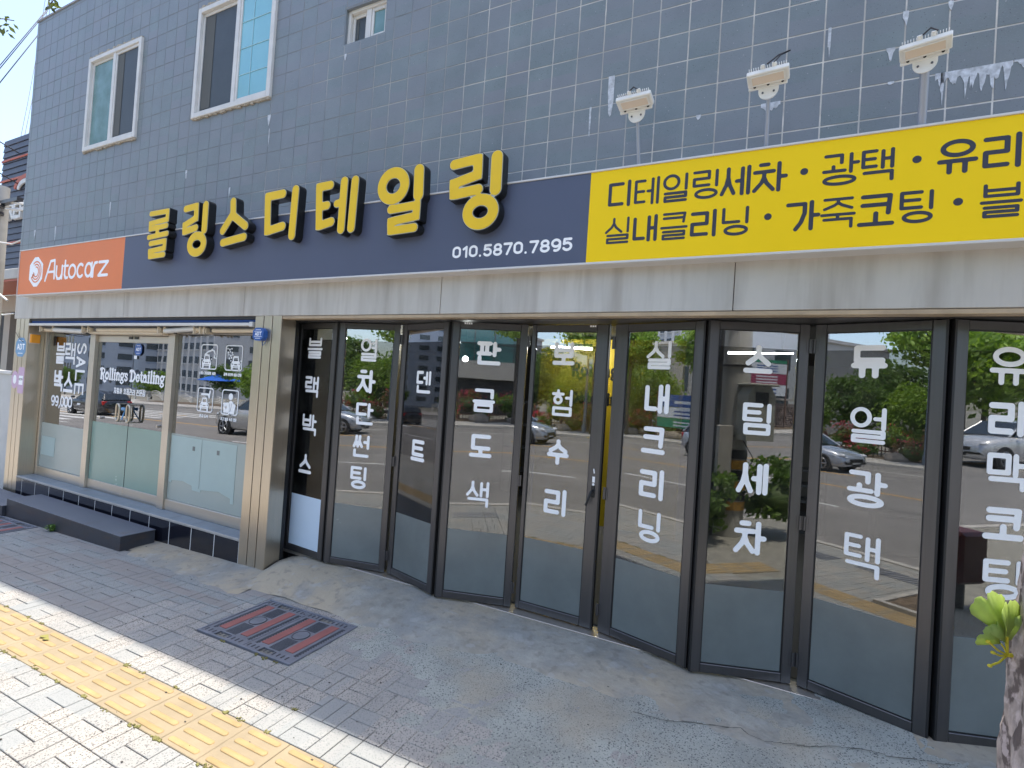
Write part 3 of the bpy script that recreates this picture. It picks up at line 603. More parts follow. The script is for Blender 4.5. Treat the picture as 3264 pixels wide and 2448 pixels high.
# lettering on the shopfront
yl = yf + .0275
G1 = []
for ch, bx in (('블', (-9.40, 1.895, -9.15, 2.20)), ('랙', (-9.14, 1.895, -8.86, 2.20)), ('박', (-9.40, 1.50, -9.15, 1.80)), ('스', (-9.12, 1.50, -8.86, 1.79))): G1.append([(p, r * (1 if ch != '스' else 1), 2) for p, r, s in syllable(ch, *bx, .021 if ch in '박스' else .0172, 2)])
for i, ch in enumerate('SALE'):
    zc = 2.185 - i * .187
    G1.append([([(-8.80 + .215 * p[1] / 1.6, zc - .122 * p[0]) for p in pl], .017, 2 if ch in 'LE' else 0) for pl in A_[ch]])
G1 += [[(p, .014, 0) for p, r, s in g] for g in roman('99,000', -9.425, 1.295, .082, .13, .014, .32)]
G1 += [[(p, .010, 0) for p, r, s in g] for g in roman('~', -8.70, 1.335, .07, .09, .01)]
letters('letter', G1, M['white'], sf, yl)
x = -8.095; allw = []
for wd in ('Rollings', 'Detailing'):
    gl, x = serif_word(wd, x, 1.738, .088, .0115); allw += gl; x += .05
kx = (-6.60 + 8.11) / (x + 8.11)
allw = [[([(-8.11 + (p[0] + 8.11) * kx, p[1]) for p in pl], r) for pl, r in g] for g in allw]
letters('letter', allw, M['white'], sf, yl - .03)
G2 = []; x = -7.745
for ch in '자동차 외장관리 전문점':
    if ch == ' ': x += .028; continue
    G2.append(syllable(ch, x, 1.56, x + .060, 1.635, .0052)); x += .0655
letters('letter', G2, M['white'], sf, yl - .03)
def caption(t, x0, x1, z0, z1):
    n = sum(.4 if c in ' ·' else 1 for c in t); s = (x1 - x0) / n; x = x0; out = []
    for c in t:
        if c == '·': out.append([([(x + s * .2, (z0 + z1) / 2)], .004, 0)])
        elif c != ' ': out.append(syllable(c, x, z0, x + s * .9, z1, .0032))
        x += s * (.4 if c in ' ·' else 1)
    return out
G3 = caption('스팀·디테일링 세차', -6.05, -5.75, 1.885, 1.920) + caption('광택·유리막·발수코팅', -5.61, -5.31, 1.885, 1.920) + caption('판금·도색', -5.985, -5.83, 1.395, 1.430) + caption('사고 보험 수리 전문', -5.61, -5.335, 1.392, 1.427)
letters('letter', G3, M['white'], sf, yl)
def rrect(x0, z0, x1, z1, q):
    return [(x0+q, z0), (x1-q, z0)] + arc(x1-q, z0+q, q, q, -90, 0, 5) + arc(x1-q, z1-q, q, q, 0, 90, 5) + arc(x0+q, z1-q, q, q, 90, 180, 5) + arc(x0+q, z0+q, q, q, 180, 270, 5)
def carfront(cx, z0, s):
    S_ = [([(cx-.36*s, z0+.36*s), (cx+.36*s, z0+.36*s)], .13*s, 0), ([(cx-.36*s, z0+.25*s), (cx+.36*s, z0+.25*s)], .12*s, 0), ([(cx-.27*s, z0+.6*s), (cx-.2*s, z0+.84*s), (cx+.2*s, z0+.84*s), (cx+.27*s, z0+.6*s)], .05*s, 0),
          ([(cx-.36*s, z0+.1*s), (cx-.36*s, z0+.03*s)], .08*s, 0), ([(cx+.36*s, z0+.1*s), (cx+.36*s, z0+.03*s)], .08*s, 0), ([(cx-.5*s, z0+.58*s)], .05*s, 0), ([(cx+.5*s, z0+.58*s)], .05*s, 0), ([(cx-.3*s, z0+.5*s), (cx+.3*s, z0+.5*s)], .08*s, 0)]
    H_ = [([(cx-.14*s, z0+.34*s), (cx+.14*s, z0+.34*s)], .035*s, 0), ([(cx-.4*s, z0+.40*s), (cx-.3*s, z0+.36*s)], .03*s, 0), ([(cx+.4*s, z0+.40*s), (cx+.3*s, z0+.36*s)], .03*s, 0), ([(cx-.25*s, z0+.2*s), (cx+.25*s, z0+.2*s)], .022*s, 0)]
    return S_, H_
pict = []
c, h = carfront(-5.93, 1.965, .17); pict.append((c + [([(-5.83, 2.165), (-5.80, 2.155), (-5.785, 2.12), (-5.80, 2.085), (-5.77, 2.075)], .007, 0), ([(-5.845, 2.17)], .014, 0)] + [([(-5.86, 2.165 - .006 * i), (-5.91, 2.155 - .006 * i), (-5.95 - .012*(2-i), 2.115)], .0022, 0) for i in range(3)], h))
c, h = carfront(-5.42, 1.958, .17); pict.append((c + [([(-5.57 + .034 * (i % 3) + .012 * (i // 3), 2.19 - .033 * (i // 3) - .01 * (i % 2))], .009 + .002 * (i % 2), 0) for i in range(11)], h))
c, h = carfront(-5.915, 1.475, .165); pict.append((c + [([(-5.97, 1.66), (-5.84, 1.66)], .011, 2), ([(-5.835, 1.63), (-5.825, 1.695)], .011, 2), ([(-5.86, 1.66), (-5.835, 1.62)], .006, 0)], h))
pict.append(([([(-5.46, 1.66)], .037, 0), ([(-5.45, 1.50), (-5.45, 1.57)], .045, 0), ([(-5.41, 1.485), (-5.395, 1.56)], .025, 0), ([(-5.55, 1.50), (-5.56, 1.57), (-5.51, 1.575), (-5.50, 1.50), (-5.53, 1.50), (-5.535, 1.57)], .018, 2)], [([(-5.55, 1.54), (-5.51, 1.54)], .004, 0), ([(-5.53, 1.52), (-5.53, 1.56)], .004, 0), ([(-5.478, 1.585), (-5.468, 1.49)], .003, 0), ([(-5.44, 1.585), (-5.45, 1.50)], .003, 0)]))
for (x0, z0, x1, z1), (sg, hg) in zip(((-6.045, 1.945, -5.745, 2.235), (-5.605, 1.945, -5.312, 2.232), (-6.048, 1.457, -5.762, 1.738), (-5.612, 1.455, -5.327, 1.738)), pict):
    i = empty('service_icon', (0, yl, 0)); i.parent = sf
    link('icon_border', outline_mesh('icon_border', [(rrect(x0 + .007, z0 + .007, x1 - .007, z1 - .007, .03), .006, 0)], .001, M['white']), i)
    link('pictogram', outline_mesh('pictogram', sg, .001, M['white'], holes=hg, cell=.0022), i)

# ------------------------------------------------------------ signboard
sg = empty('signboard', (0, 0, 0), 'long shop signboard in orange, navy and yellow above the lintel with raised yellow letters', 'signboard')
SY = -.22
b = MB(); b.box(-9.795, SY + .012, 2.83, 4.4, -.015, 3.462); b.obj('sign_box', M['signtrim'], sg)
for nm, x0, x1, mt in (('orange_panel', -9.79, -7.113, 'orange'), ('navy_panel', -7.112, -1.359, 'navy'), ('yellow_panel', -1.358, 4.39, 'yellow')):
    b = MB(); b.box(x0, SY, 2.836, x1, SY + .011, 3.456); b.obj(nm, M[mt], sg)
for z0, z1 in ((2.820, 2.8352), (3.4568, 3.470)):
    b = MB()
    for a, c in zip([-9.80, -6.4, -2.3, 1.6], [-6.403, -2.303, 1.597, 4.4]): b.box(a, SY - .008, z0, c, -.016, z1, .002)
    b.obj('sign_trim', M['signtrim'], sg)
b = MB(); b.box(-9.803, SY - .008, 2.8355, -9.796, -.016, 3.4565); b.obj('sign_trim', M['signtrim'], sg)
fx = lambda x: CAM[0] + (x - CAM[0]) * 1.0041
fz = lambda z: CAM[2] + (z - CAM[2]) * 1.0041
ring = lambda cx, cz, ax, az_: arc(cx, cz, ax, az_, 0, 360, 40)
big = [[([(-6.4242, 3.6326), (-6.1115, 3.6347), (-6.1108, 3.5444), (-6.4194, 3.5241), (-6.4168, 3.4615), (-6.1149, 3.4773)], .030), ([(-6.28, 3.4697), (-6.2778, 3.3815)], .032), ([(-6.4371, 3.3695), (-6.0964, 3.3894)], .030), ([(-6.3949, 3.2963), (-6.1243, 3.3096), (-6.125, 3.2303), (-6.3969, 3.2109), (-6.389, 3.1516), (-6.1289, 3.161)], .030)],
 [([(-5.788, 3.6234), (-5.6062, 3.6362), (-5.5992, 3.5103), (-5.787, 3.4486), (-5.7818, 3.3794), (-5.5916, 3.4069)], .037), ([(-5.4504, 3.6302), (-5.4478, 3.3777)], .045), (ring(-5.558, 3.2325, .116, .088), .044)],
 [([(-5.0161, 3.619), (-5.004, 3.4988), (-5.149, 3.3376)], .042), ([(-5.0017, 3.4788), (-4.8084, 3.3592)], .042), ([(-5.1349, 3.2164), (-4.8168, 3.2521)], .040)],
 [([(-4.3052, 3.6161), (-4.51, 3.6095), (-4.4857, 3.2798), (-4.284, 3.3105)], .042), ([(-4.1411, 3.6337), (-4.1521, 3.2139)], .044)],
 [([(-3.7075, 3.6234), (-3.8425, 3.6203), (-3.8142, 3.2713), (-3.6701, 3.2962)], .040), ([(-3.8309, 3.4413), (-3.7317, 3.4465)], .038), ([(-3.6182, 3.4496), (-3.5495, 3.4552)], .035), ([(-3.546, 3.6361), (-3.5502, 3.2207)], .042), ([(-3.4225, 3.6291), (-3.4337, 3.2218)], .042)],
 [([(-2.7541, 3.6277), (-2.7453, 3.427)], .048), ([(-3.0151, 3.3349), (-2.7531, 3.3461), (-2.7538, 3.2585), (-3.0063, 3.235), (-2.9997, 3.1594), (-2.7662, 3.1682)], .036), (ring(-3.0055, 3.5295, .117, .109), .046)],
 [([(-2.424, 3.621), (-2.2139, 3.637), (-2.2103, 3.5156), (-2.416, 3.4724), (-2.4093, 3.3884), (-2.1968, 3.4053)], .040), ([(-2.0538, 3.63), (-2.0496, 3.39)], .048), (ring(-2.1665, 3.2333, .110, .091), .044)]]
for g in big:
    st = [([(fx(p[0]), fz(p[1])) for p in pl], r * 1.01, 0) for pl, r in g]
    for pl, q_, _ in list(st):
        if len(pl) > 3 and len(pl) < 10 or len(pl) == 4:
            for k in range(1, len(pl) - 1): st.append(([(pl[k][0] - .002, pl[k][1]), (pl[k][0] + .002, pl[k][1])], q_ * .93, 2))
    cx = sum(p[0] for s in st for p in s[0]) / sum(len(s[0]) for s in st)
    st = [([(p[0] - cx, p[1] - 3.4) for p in pl], r, s) for pl, r, s in st]
    t = empty('channel_letter', (cx, SY - .004, 3.4)); t.parent = sg
    link('letter_return', outline_mesh('letter_return', st, .078, M['return'], grow=.0060), t)
    link('letter_rim', outline_mesh('letter_rim', st, .081, M['rim'], grow=.0010), t)
    link('letter_face', outline_mesh('letter_face', st, .084, M['face'], grow=-.0035), t)
ys = SY - .0003
letters('digit', roman('010.5870.7895', -2.442, 2.934, .0585, .076, .0092, .455), M['white'], sg, ys)
row1 = [('디', -1.227, -1.077), ('테', -1.052, -.891), ('일', -.870, -.717), ('링', -.688, -.538), ('세', -.523, -.357), ('차', -.343, -.161), ('광', .010, .188), ('택', .194, .343), ('유', .525, .690), ('리', .707, .853), ('막', .88, 1.04), ('코', 1.06, 1.23), ('팅', 1.25, 1.40)]
row2 = [('실', -1.233, -1.073), ('내', -1.047, -.890), ('클', -.871, -.703), ('리', -.687, -.536), ('닝', -.505, -.356), ('가', -.161, .013), ('죽', .012, .181), ('코', .189, .356), ('팅', .375, .519), ('블', .705, .868), ('랙', .89, 1.04), ('박', 1.06, 1.21), ('스', 1.23, 1.39)]
G4 = []
for row, (za, zb2, zc, zd) in ((row1, (3.195, 3.376, 3.188, 3.368)), (row2, (2.952, 3.128, 2.945, 3.118))):
    for ch, a, c in row:
        t = min(1, max(0, (a + 1.23) / 2.1)); r = .0112 if ch in '디세차가리내코유' else (.0082 if ch in '클블실죽' else .0092)
        G4.append(syllable(ch, a, za + (zc - za) * t, c, zb2 + (zd - zb2) * t, r))
for x_, z_ in ((-.079, 3.293), (.440, 3.288), (-.253, 3.048), (.619, 3.042)): G4.append([([(x_, z_)], .020, 0)])
letters('letter', G4, M['lettext'], sg, ys)
# round ring logo and the word on the orange panel
lg = empty('ring_logo', (-9.286, ys, 3.14)); lg.parent = sg
b = MB(); b.prism([(-.19, -.10), (-.04, -.205), (.06, -.205), (.19, -.10), (.19, .10), (.04, .205), (-.06, .205), (-.19, .10)], -.001, 0, 'y'); b.obj('logo_plate', M['white'], lg)
for r_, a0, a1 in ((.142, -150, 125), (.104, -160, 115), (.068, -170, 100)):
    link('logo_ring', outline_mesh('logo_ring', [(arc(.005, 0, r_, r_ * 1.0, a0, a1, 26), .0085, 0)], .0025, M['orange']), lg)
link('logo_ring', outline_mesh('logo_ring', [([(-.09, -.07), (-.05, -.03)], .012, 0)], .0025, M['orange']), lg)
zb3 = 3.012
def lat(pts, x0, w, h=.175): return [(x0 + w * p[0], zb3 + h * p[1]) for p in pts]
AW = [[(lat([(0, -.02), (.5, 1.45), (.95, 1.5), (1, .1)], -9.01, .245), .018), (lat([(.3, .62), (1, .62)], -9.01, .245), .016)],
 [(lat([(0, 1), (0, .35), (.25, .05), (.7, .05), (1, .4)], -8.715, .15), .018), (lat([(1, 1), (1, .05)], -8.715, .15), .018)],
 [(lat([(.3, 1.35), (.3, .3), (.55, .05), (1, .08)], -8.525, .11), .018), (lat([(0, .97), (1, .97)], -8.525, .11), .015)],
 [(lat(arc(.5, .52, .5, .47, 0, 360, 20), -8.385, .165), .018)], [(lat(arc(.55, .52, .5, .47, 50, 310, 18), -8.18, .155), .018)],
 [(lat(arc(.5, .52, .5, .47, 0, 360, 20), -7.975, .15), .018), (lat([(1, 1), (1, .02)], -7.975, .15), .018)],
 [(lat([(0, 0), (0, .6), (.4, .97), (1, 1)], -7.79, .085), .018)], [(lat([(0, 1), (1, 1), (0, .05), (1, .05)], -7.655, .20), .018)]]
letters('letter', [[(pl, r, 0) for pl, r in g] for g in AW], M['white'], sg, ys)

# ------------------------------------------------------------ folding doors
ND = [(-4.590, .205, -3.990, .152), (-3.944, .144, -3.306, .273), (-3.287, .286, -2.668, .118), (-2.610, .099, -1.987, .284), (-1.960, .302, -1.309, .286), (-1.256, .287, -.598, .107), (-.561, .083, .036, .292), (.065, .298, .681, .085), (.724, .084, 1.34, .30)]
TX = [[["블", [0.16, 2.124, 0.39, 2.337]], ["랙", [0.16, 1.728, 0.37, 1.942]], ["박", [0.16, 1.341, 0.38, 1.556]], ["스", [0.15, 0.955, 0.35, 1.151]]],
 [["열", [0.235, 2.119, 0.41, 2.338]], ["차", [0.221, 1.814, 0.419, 2.037]], ["단", [0.23, 1.509, 0.419, 1.719]], ["썬", [0.222, 1.197, 0.399, 1.409]], ["팅", [0.218, 0.892, 0.389, 1.106]]],
 [["덴", [0.238, 1.852, 0.44, 2.054]], ["트", [0.228, 1.239, 0.423, 1.43]]],
 [["판", [0.219, 2.13, 0.43, 2.328]], ["금", [0.212, 1.73, 0.404, 1.928]], ["도", [0.21, 1.351, 0.405, 1.543]], ["색", [0.212, 0.937, 0.403, 1.151]]],
 [["보", [0.194, 2.16, 0.385, 2.344]], ["험", [0.209, 1.749, 0.387, 1.964]], ["수", [0.198, 1.358, 0.385, 1.562]], ["리", [0.198, 0.949, 0.388, 1.166]]],
 [["실", [0.268, 2.149, 0.452, 2.353]], ["내", [0.271, 1.832, 0.458, 2.045]], ["크", [0.265, 1.541, 0.448, 1.733]], ["리", [0.268, 1.212, 0.454, 1.433]], ["닝", [0.278, 0.907, 0.448, 1.131]]],
 [["스", [0.23, 2.147, 0.415, 2.334]], ["팀", [0.242, 1.739, 0.423, 1.95]], ["세", [0.23, 1.346, 0.427, 1.555]], ["차", [0.235, 0.95, 0.438, 1.171]]],
 [["듀", [0.203, 2.144, 0.389, 2.347]], ["얼", [0.214, 1.747, 0.397, 1.966]], ["광", [0.217, 1.359, 0.421, 1.577]], ["택", [0.219, 0.942, 0.402, 1.19]]],
 [["유", [0.183, 2.133, 0.377, 2.346]], ["리", [0.189, 1.849, 0.368, 2.048]], ["막", [0.193, 1.553, 0.388, 1.758]], ["코", [0.187, 1.283, 0.393, 1.46]], ["팅", [0.199, 0.959, 0.392, 1.175]]]]
LB = ['first folding glass door leaf beside the steel column, with a pale blue lower film and four white letters', 'folding glass door leaf with five white letters, second from the steel column', 'folding glass door leaf with only two widely spaced white letters', 'folding glass door leaf with four letters and two small labels on its top rail at the left',
      'folding glass door leaf with the lever handle on its right stile', 'folding glass door leaf with five letters just right of the open gap', 'folding glass door leaf with four letters, mirroring the pole and hedge bushes', 'folding glass door leaf with four letters, widest one left of the last leaf', 'last folding glass door leaf, partly behind the tree trunk']
ZB2, ZT2 = .1465, 2.487
for n, (x0, y0, x1, y1) in enumerate(ND):
    w = math.hypot(x1 - x0, y1 - y0); a = math.atan2(y1 - y0, x1 - x0)
    t = empty('folding_door', (x0, y0, ZB2), LB[n], 'folding door', 'folding glass door leaves of the wide opening', a)
    H_ = ZT2 - ZB2; sl, sr = (.062, .062) if n not in (4, 5) else ((.036, .092) if n == 4 else (.108, .062))
    b = MB(); b.box(.002, 0, .002, sl, .042, H_ - .002, .003); b.obj('stile', M['alu'], t)
    b = MB(); b.box(w - sr, 0, .002, w - .002, .042, H_ - .002, .003); b.obj('stile', M['alu'], t)
    b = MB(); b.box(sl + .001, .0015, .004, w - sr - .001, .040, .062, .003); b.obj('bottom_rail', M['alu'], t)
    b = MB(); b.box(sl + .001, .0015, H_ - .056, w - sr - .001, .040, H_ - .004, .003); b.obj('top_rail', M['alu'], t)
    b = MB()
    for q in ((sl, .062, sl + .006, H_ - .056), (w - sr - .006, .062, w - sr, H_ - .056), (sl + .006, .062, w - sr - .006, .068), (sl + .006, H_ - .062, w - sr - .006, H_ - .056)): b.box(q[0], .009, q[1], q[2], .022, q[3])
    b.obj('glazing_bead', M['rubber'], t)
    b = MB(); b.box(sl + .006, .014, .068, w - sr - .006, .020, H_ - .062); b.obj('pane', M['glass'], t)
    b = MB(); b.box(sl + .007, .0125, .585, w - sr - .007, .0135, 2.17); b.obj('tint_film', M['film'], t)
    b = MB(); b.box(sl + .007, .0122, .069, w - sr - .007, .0134, .584); b.obj('frosted_film', M['frost1' if n == 0 else 'frost'], t)
    b = MB(); e = .004 if n in (1, 3, 6, 8) else w - .004     # black rubber on the protruding edge
    b.box(e - .012, .001, .0, e + .012, .046, H_ - .0); b.obj('edge_seal', M['rubber'], t)
    if n in (0, 2, 5, 7, 1, 3, 6):
        ex = w if n in (1, 3, 6) else 0
        for hz in (.12, 1.0, 2.15):
            b = MB(); b.tube([(ex, -.006, hz), (ex, -.006, hz + .09)], .008, 8); b.box(ex - .02, -.003, hz, ex + .02, -.0005, hz + .09); b.obj('hinge', M['alu'], t)
    if n == 4:
        b = MB(); b.tube([(.606, -.002, 1.05), (.606, -.04, 1.05), (.604, -.045, 1.045), (.57, -.048, .94)], .009, 8); b.box(.592, -.008, 1.0, .620, -.0005, 1.09, .002); b.obj('handle', M['rubber'], t)
        b = MB(); b.box(.596, -.003, 1.115, .616, -.0005, 1.16); b.tube([(.606, -.003, 1.10), (.606, -.0005, 1.10)], .010, 12); b.tube([(.602, -.0015, 1.22), (.609, -.0015, 1.185)], .005, 6); b.obj('lock_label', M['white'], t)
    if n in (3, 4):
        b = MB(); u = .10 if n == 3 else .5
        for k in range(4 if n == 3 else 3): b.box(u + k * .018, -.0015, H_ - .022, u + k * .018 + .014, -.0003, H_ - .008)
        b.obj('rail_label', M['white'], t)
    for ch, bx in TX[n]:
        r = .0168 if ch in '스트도수보내리세차크듀코판' else .0140
        if ch in '블색험택실얼열': r = .0118
        me = outline_mesh('letter', syllable(ch, bx[0], bx[1] - ZB2, bx[2], bx[3] - ZB2, r), .001, M['white']); link('letter', me, t, (0, .0120, 0))
# floor track
b = MB(); b.box(-4.58, .20, .118, 3.0, .36, .142, .002); tag(b.obj('door_track', M['steel'], None), 'metal floor track under the folding doors', 'track')
# ------------------------------------------------------------ awning, boxes and stickers
aw = empty('folded_awning', (0, 0, 0), 'rolled blue awning with cream folding arms above the shopfront', 'awning')
b = MB(); b.box(-9.70, -.085, 2.482, -4.87, .08, 2.512, .004); b.obj('cassette', M['dark'], aw)
b = MB(); b.tube([(-9.69 + 4.8 * i / 12, -.055, 2.468 + .004 * math.sin(i * 2.3)) for i in range(13)], .020, 8); b.obj('fabric_roll', M['blue'], aw)
b = MB(); b.box(-9.70, -.105, 2.413, -4.90, -.07, 2.447, .005); b.obj('front_bar', M['pvc'], aw)
b = MB(); b.box(-4.935, -.112, 2.405, -4.885, -.06, 2.455, .004); b.obj('end_cap', M['pvc'], aw)
def seg(nm, x0, x1, y, z0, z1, r, mt='beige'):
    b = MB(); b.tube([(x0, y, z0), (x1, y, z1)], r, 8); b.obj(nm, M[mt], aw)
seg('arm', -9.45, -9.15, .0, 2.368, 2.362, .026); seg('arm', -9.13, -8.36, -.02, 2.365, 2.35, .034, 'pvc'); seg('arm', -8.05, -6.62, .0, 2.372, 2.377, .028); seg('arm', -6.50, -5.94, -.03, 2.362, 2.392, .030, 'pvc'); seg('arm', -5.66, -4.88, .0, 2.375, 2.378, .026); seg('arm', -5.93, -5.75, -.01, 2.385, 2.375, .030)
for x_ in (-9.5, -9.14, -8.34, -8.20, -6.62, -6.50, -5.94, -5.83, -5.76):
    b = MB(); b.box(x_ - .022, -.04, 2.34, x_ + .022, .05, 2.40, .006); b.tube([(x_, -.045, 2.33), (x_, -.045, 2.41)], .012, 8); b.obj('elbow_joint', M['beige'], aw)
b = MB(); b.box(-8.27, -.0, 2.322, -6.62, .075, 2.350, .003); b.obj('arm_rail', M['beige'], aw)
b = MB(); b.tube([(-9.66, .05, 2.42), (-9.3, .07, 2.33), (-8.9, .07, 2.30), (-8.5, .06, 2.33), (-8.3, .05, 2.36)], .004, 6); tag(b.obj('loose_cable', M['cable'], None), 'thin loose cable sagging under the awning arms at the left', 'cable')
def octagon(cx, cz, w, h, k=.3): return [(cx - w*k, cz - h), (cx + w*k, cz - h), (cx + w, cz - h*k), (cx + w, cz + h*k), (cx + w*k, cz + h), (cx - w*k, cz + h), (cx - w, cz + h*k), (cx - w, cz - h*k)]
def adt(name, cx, y, cz, w, h, m, lab, cat, dep, ts):
    t = empty(name, (cx, y, cz), lab, cat)
    b = MB(); b.prism(octagon(0, 0, w, h, .5), -dep, -.0006, 'y'); b.obj('octagon_plate', m, t)
    for g in roman('ADT', -ts * 1.85, -ts * .55, ts, ts * 1.3, ts * .16, .45): link('letter', outline_mesh('letter', g, .0008, M['white']), t, (0, -dep - .0002, 0))
    if dep > .02:
        b = MB(); b.box(-w * .72, -dep - .001, -h * .42, w * .72, -dep - .0002, -h * .36); b.box(-w * .72, -dep - .001, h * .40, w * .72, -dep - .0002, h * .46); b.obj('plate_line', M['white'], t)
    for zc in (-h * .65, h * .68):
        b = MB()
        for k in range(5): b.box(-w * .45 + k * w * .19, -dep - .0009, zc - h * .05, -w * .45 + k * w * .19 + w * .13, -dep - .0002, zc + h * .05)
        b.obj('small_print', M['white'], t)
    return t
t = adt('alarm_box', -4.732, -.102, 2.325, .078, .064, M['adt'], 'deep blue octagonal alarm siren box on the right steel column', 'alarm box', .05, .022)
b = MB(); b.tube([(.02, -.02, -.05), (.035, -.015, -.11), (.06, -.012, -.09), (.075, -.01, -.04)], .003, 6); b.box(.0, -.045, -.05, .075, -.001, .05, .01); b.obj('back_box', M['adt'], t)
adt('alarm_sticker', -9.895, -.1005, 2.098, .155, .138, M['adtpale'], 'pale blue octagonal alarm sticker on the left steel column', 'sticker', .0012, .055)
adt('alarm_sticker', -7.292, .1045, 2.140, .078, .072, M['adt'], 'blue octagonal alarm sticker at the top of the right entrance door', 'sticker', .0012, .026)
b = MB(); b.box(-7.375, .1033, 2.02, -7.315, .1045, 2.062); tag(b.obj('white_sticker', M['white'], None), 'tiny white label under the octagonal door sticker', 'sticker')
t = empty('camera_notice', (-9.90, -.1008, 1.62), 'pink rounded camera surveillance notice low on the left steel column', 'sticker')
link('notice_plate', outline_mesh('notice_plate', [([(-.10, -.03), (-.10, .03)], .10, 0), ([(.09, -.10), (.09, .10)], .09, 2)], .0012, M['pink']), t)
link('camera_emblem', outline_mesh('camera_emblem', [([(-.10, .02), (-.10, -.01)], .05, 0)], .0008, M['white']), t, (0, -.0014, 0))
b = MB(); b.box(.03, -.0022, -.065, .15, -.0014, .065); b.obj('notice_field', M['white'], t)
for g in roman('CCTV', .04, .0, .018, .026, .003, .5): link('letter', outline_mesh('letter', g, .0008, M['black']), t, (0, -.0024, 0))
t = empty('orange_box', (-9.70, -.0, 2.234), 'small orange plastic box high on the side of the left column', 'box')
b = MB(); b.box(.01, -.085, -.065, .06, .02, .060, .006); b.obj('body', M['orangebox'], t)
b = MB(); b.box(.0, -.09, -.075, .009, .03, .068, .002); b.obj('back_plate', M['pvc'], t)
b = MB(); b.tube([(-.02, .0, -.04), (-.12, -.11, -.06), (-.25, -.112, .0), (-.36, -.112, .08)], .0035, 6); b.obj('wire', M['cable'], t)

# ------------------------------------------------------------ floodlights on arms
def floodlight(px0, px1, sc, yaw, rp, lab, cab):
    t = empty('floodlight', px0, lab, 'floodlight', 'floodlights on arms above the yellow sign')
    top = Vector(px1) - Vector(px0)
    b = MB(); b.tube([(0, 0, 0), (top.x * .5, top.y * .5, top.z * .5), tuple(top)], rp, 14); b.obj('arm_pole', M['galv'], t)
    h = empty('lamp_head', tuple(top)); h.parent = t; h.rotation_euler = (0, 0, yaw); h.scale = (sc, sc, sc)
    b = MB(); pl = [(-.055, .035), (.055, .035)] + [(.055 * math.cos(a_), .035 + .058 * math.sin(a_)) for a_ in np.linspace(0, -math.pi, 14)][1:-1][::1]
    pl = [(.055 * math.cos(a_), .030 + .056 * math.sin(a_)) for a_ in np.linspace(math.pi, 2 * math.pi, 15)]
    b.prism([(x_, z_) for x_, z_ in pl], -.030, -.022, 'y'); b.box(-.055, -.0295, .0305, .055, -.0225, .047)
    b.obj('swivel_plate', M['lampwhite'], h)
    for sx_ in (-.03, .03): b = MB(); b.tube([(sx_, -.031, .016), (sx_, -.0355, .016)], .006, 8); b.obj('bolt', M['alu'], h)
    b = MB(); b.box(-.11, -.034, .0475, .10, -.020, .072, .002); b.obj('bracket_bar', M['lampwhite'], h)
    for sx_ in (-.075, -.002, .075): b = MB(); b.tube([(sx_, -.0345, .060), (sx_, -.0365, .060)], .0075, 8); b.obj('slot', M['rubber'], h)
    hd = empty('housing', (0, -.03, .074)); hd.parent = h; hd.rotation_euler = (math.radians(-38), 0, 0)      # leans out over the sign, lens down
    # in the housing's frame: z runs up the head, -y is the lens side
    hd.rotation_euler = (math.radians(77), 0, 0)
    b = MB(); b.box(-.112, -.016, .002, .112, .016, .100, .005); b.obj('case', M['lampwhite'], hd) if False else link('case', b.mesh('case', M['lampwhite']), h, (0, -.03, .074), (math.radians(77), 0, 0))
    bpy.data.objects.remove(hd)
    R_ = (math.radians(77), 0, 0); L_ = (0, -.03, .074)
    b = MB(); b.box(-.084, -.0200, .022, .084, -.0182, .080, .001); link('lens', b.mesh('lens', M['lens']), h, L_, R_)
    b = MB()
    for q in ((-.092, .014, -.084, .088), (.084, .014, .092, .088), (-.084, .014, .084, .022), (-.084, .080, .084, .088)): b.box(q[0], -.022, q[1], q[2], -.0182, q[3], .001)
    link('lens_frame', b.mesh('lens_frame', M['lampwhite']), h, L_, R_)
    b = MB()
    for k in range(17): b.box(-.100 + k * .0122, .0165, .010, -.097 + k * .0122, .028, .106, 0)
    link('cooling_fins', b.mesh('cooling_fins', M['lampwhite']), h, L_, R_)
    for sx_ in (-.025, .035): b = MB(); b.tube([(sx_, .018, .095), (sx_, .030, .112)], .012, 10); link('cable_gland', b.mesh('cable_gland', M['lampwhite']), h, L_, R_)
    b = MB(); b.tube(cab, .0045, 6); b.obj('cable', M['cable'], h)
    return t
floodlight((-1.047, -.13, 3.40), (-1.052, -.26, 3.745), 1.0, math.radians(-4), .0115, 'floodlight on a thin grey arm, leftmost of the three above the sign', [(-.02, -.135, .125), (0, -.12, .155), (.03, -.135, .125)])
floodlight((-.2855, -.13, 3.40), (-.2862, -.26, 3.745), .97, math.radians(-6), .0118, 'floodlight on a thin arm with two cables rising behind it, middle of the three', [(.0, -.135, .125), (.05, -.09, .19), (.10, .02, .27), (.06, -.07, .20), (.035, -.135, .125)])
floodlight((.470, -.13, 3.40), (.438, -.29, 3.722), .94, math.radians(-14), .0205, 'largest looking floodlight on the thick grey arm at the right', [(-.01, -.135, .125), (.02, -.12, .16), (.05, -.135, .125)])

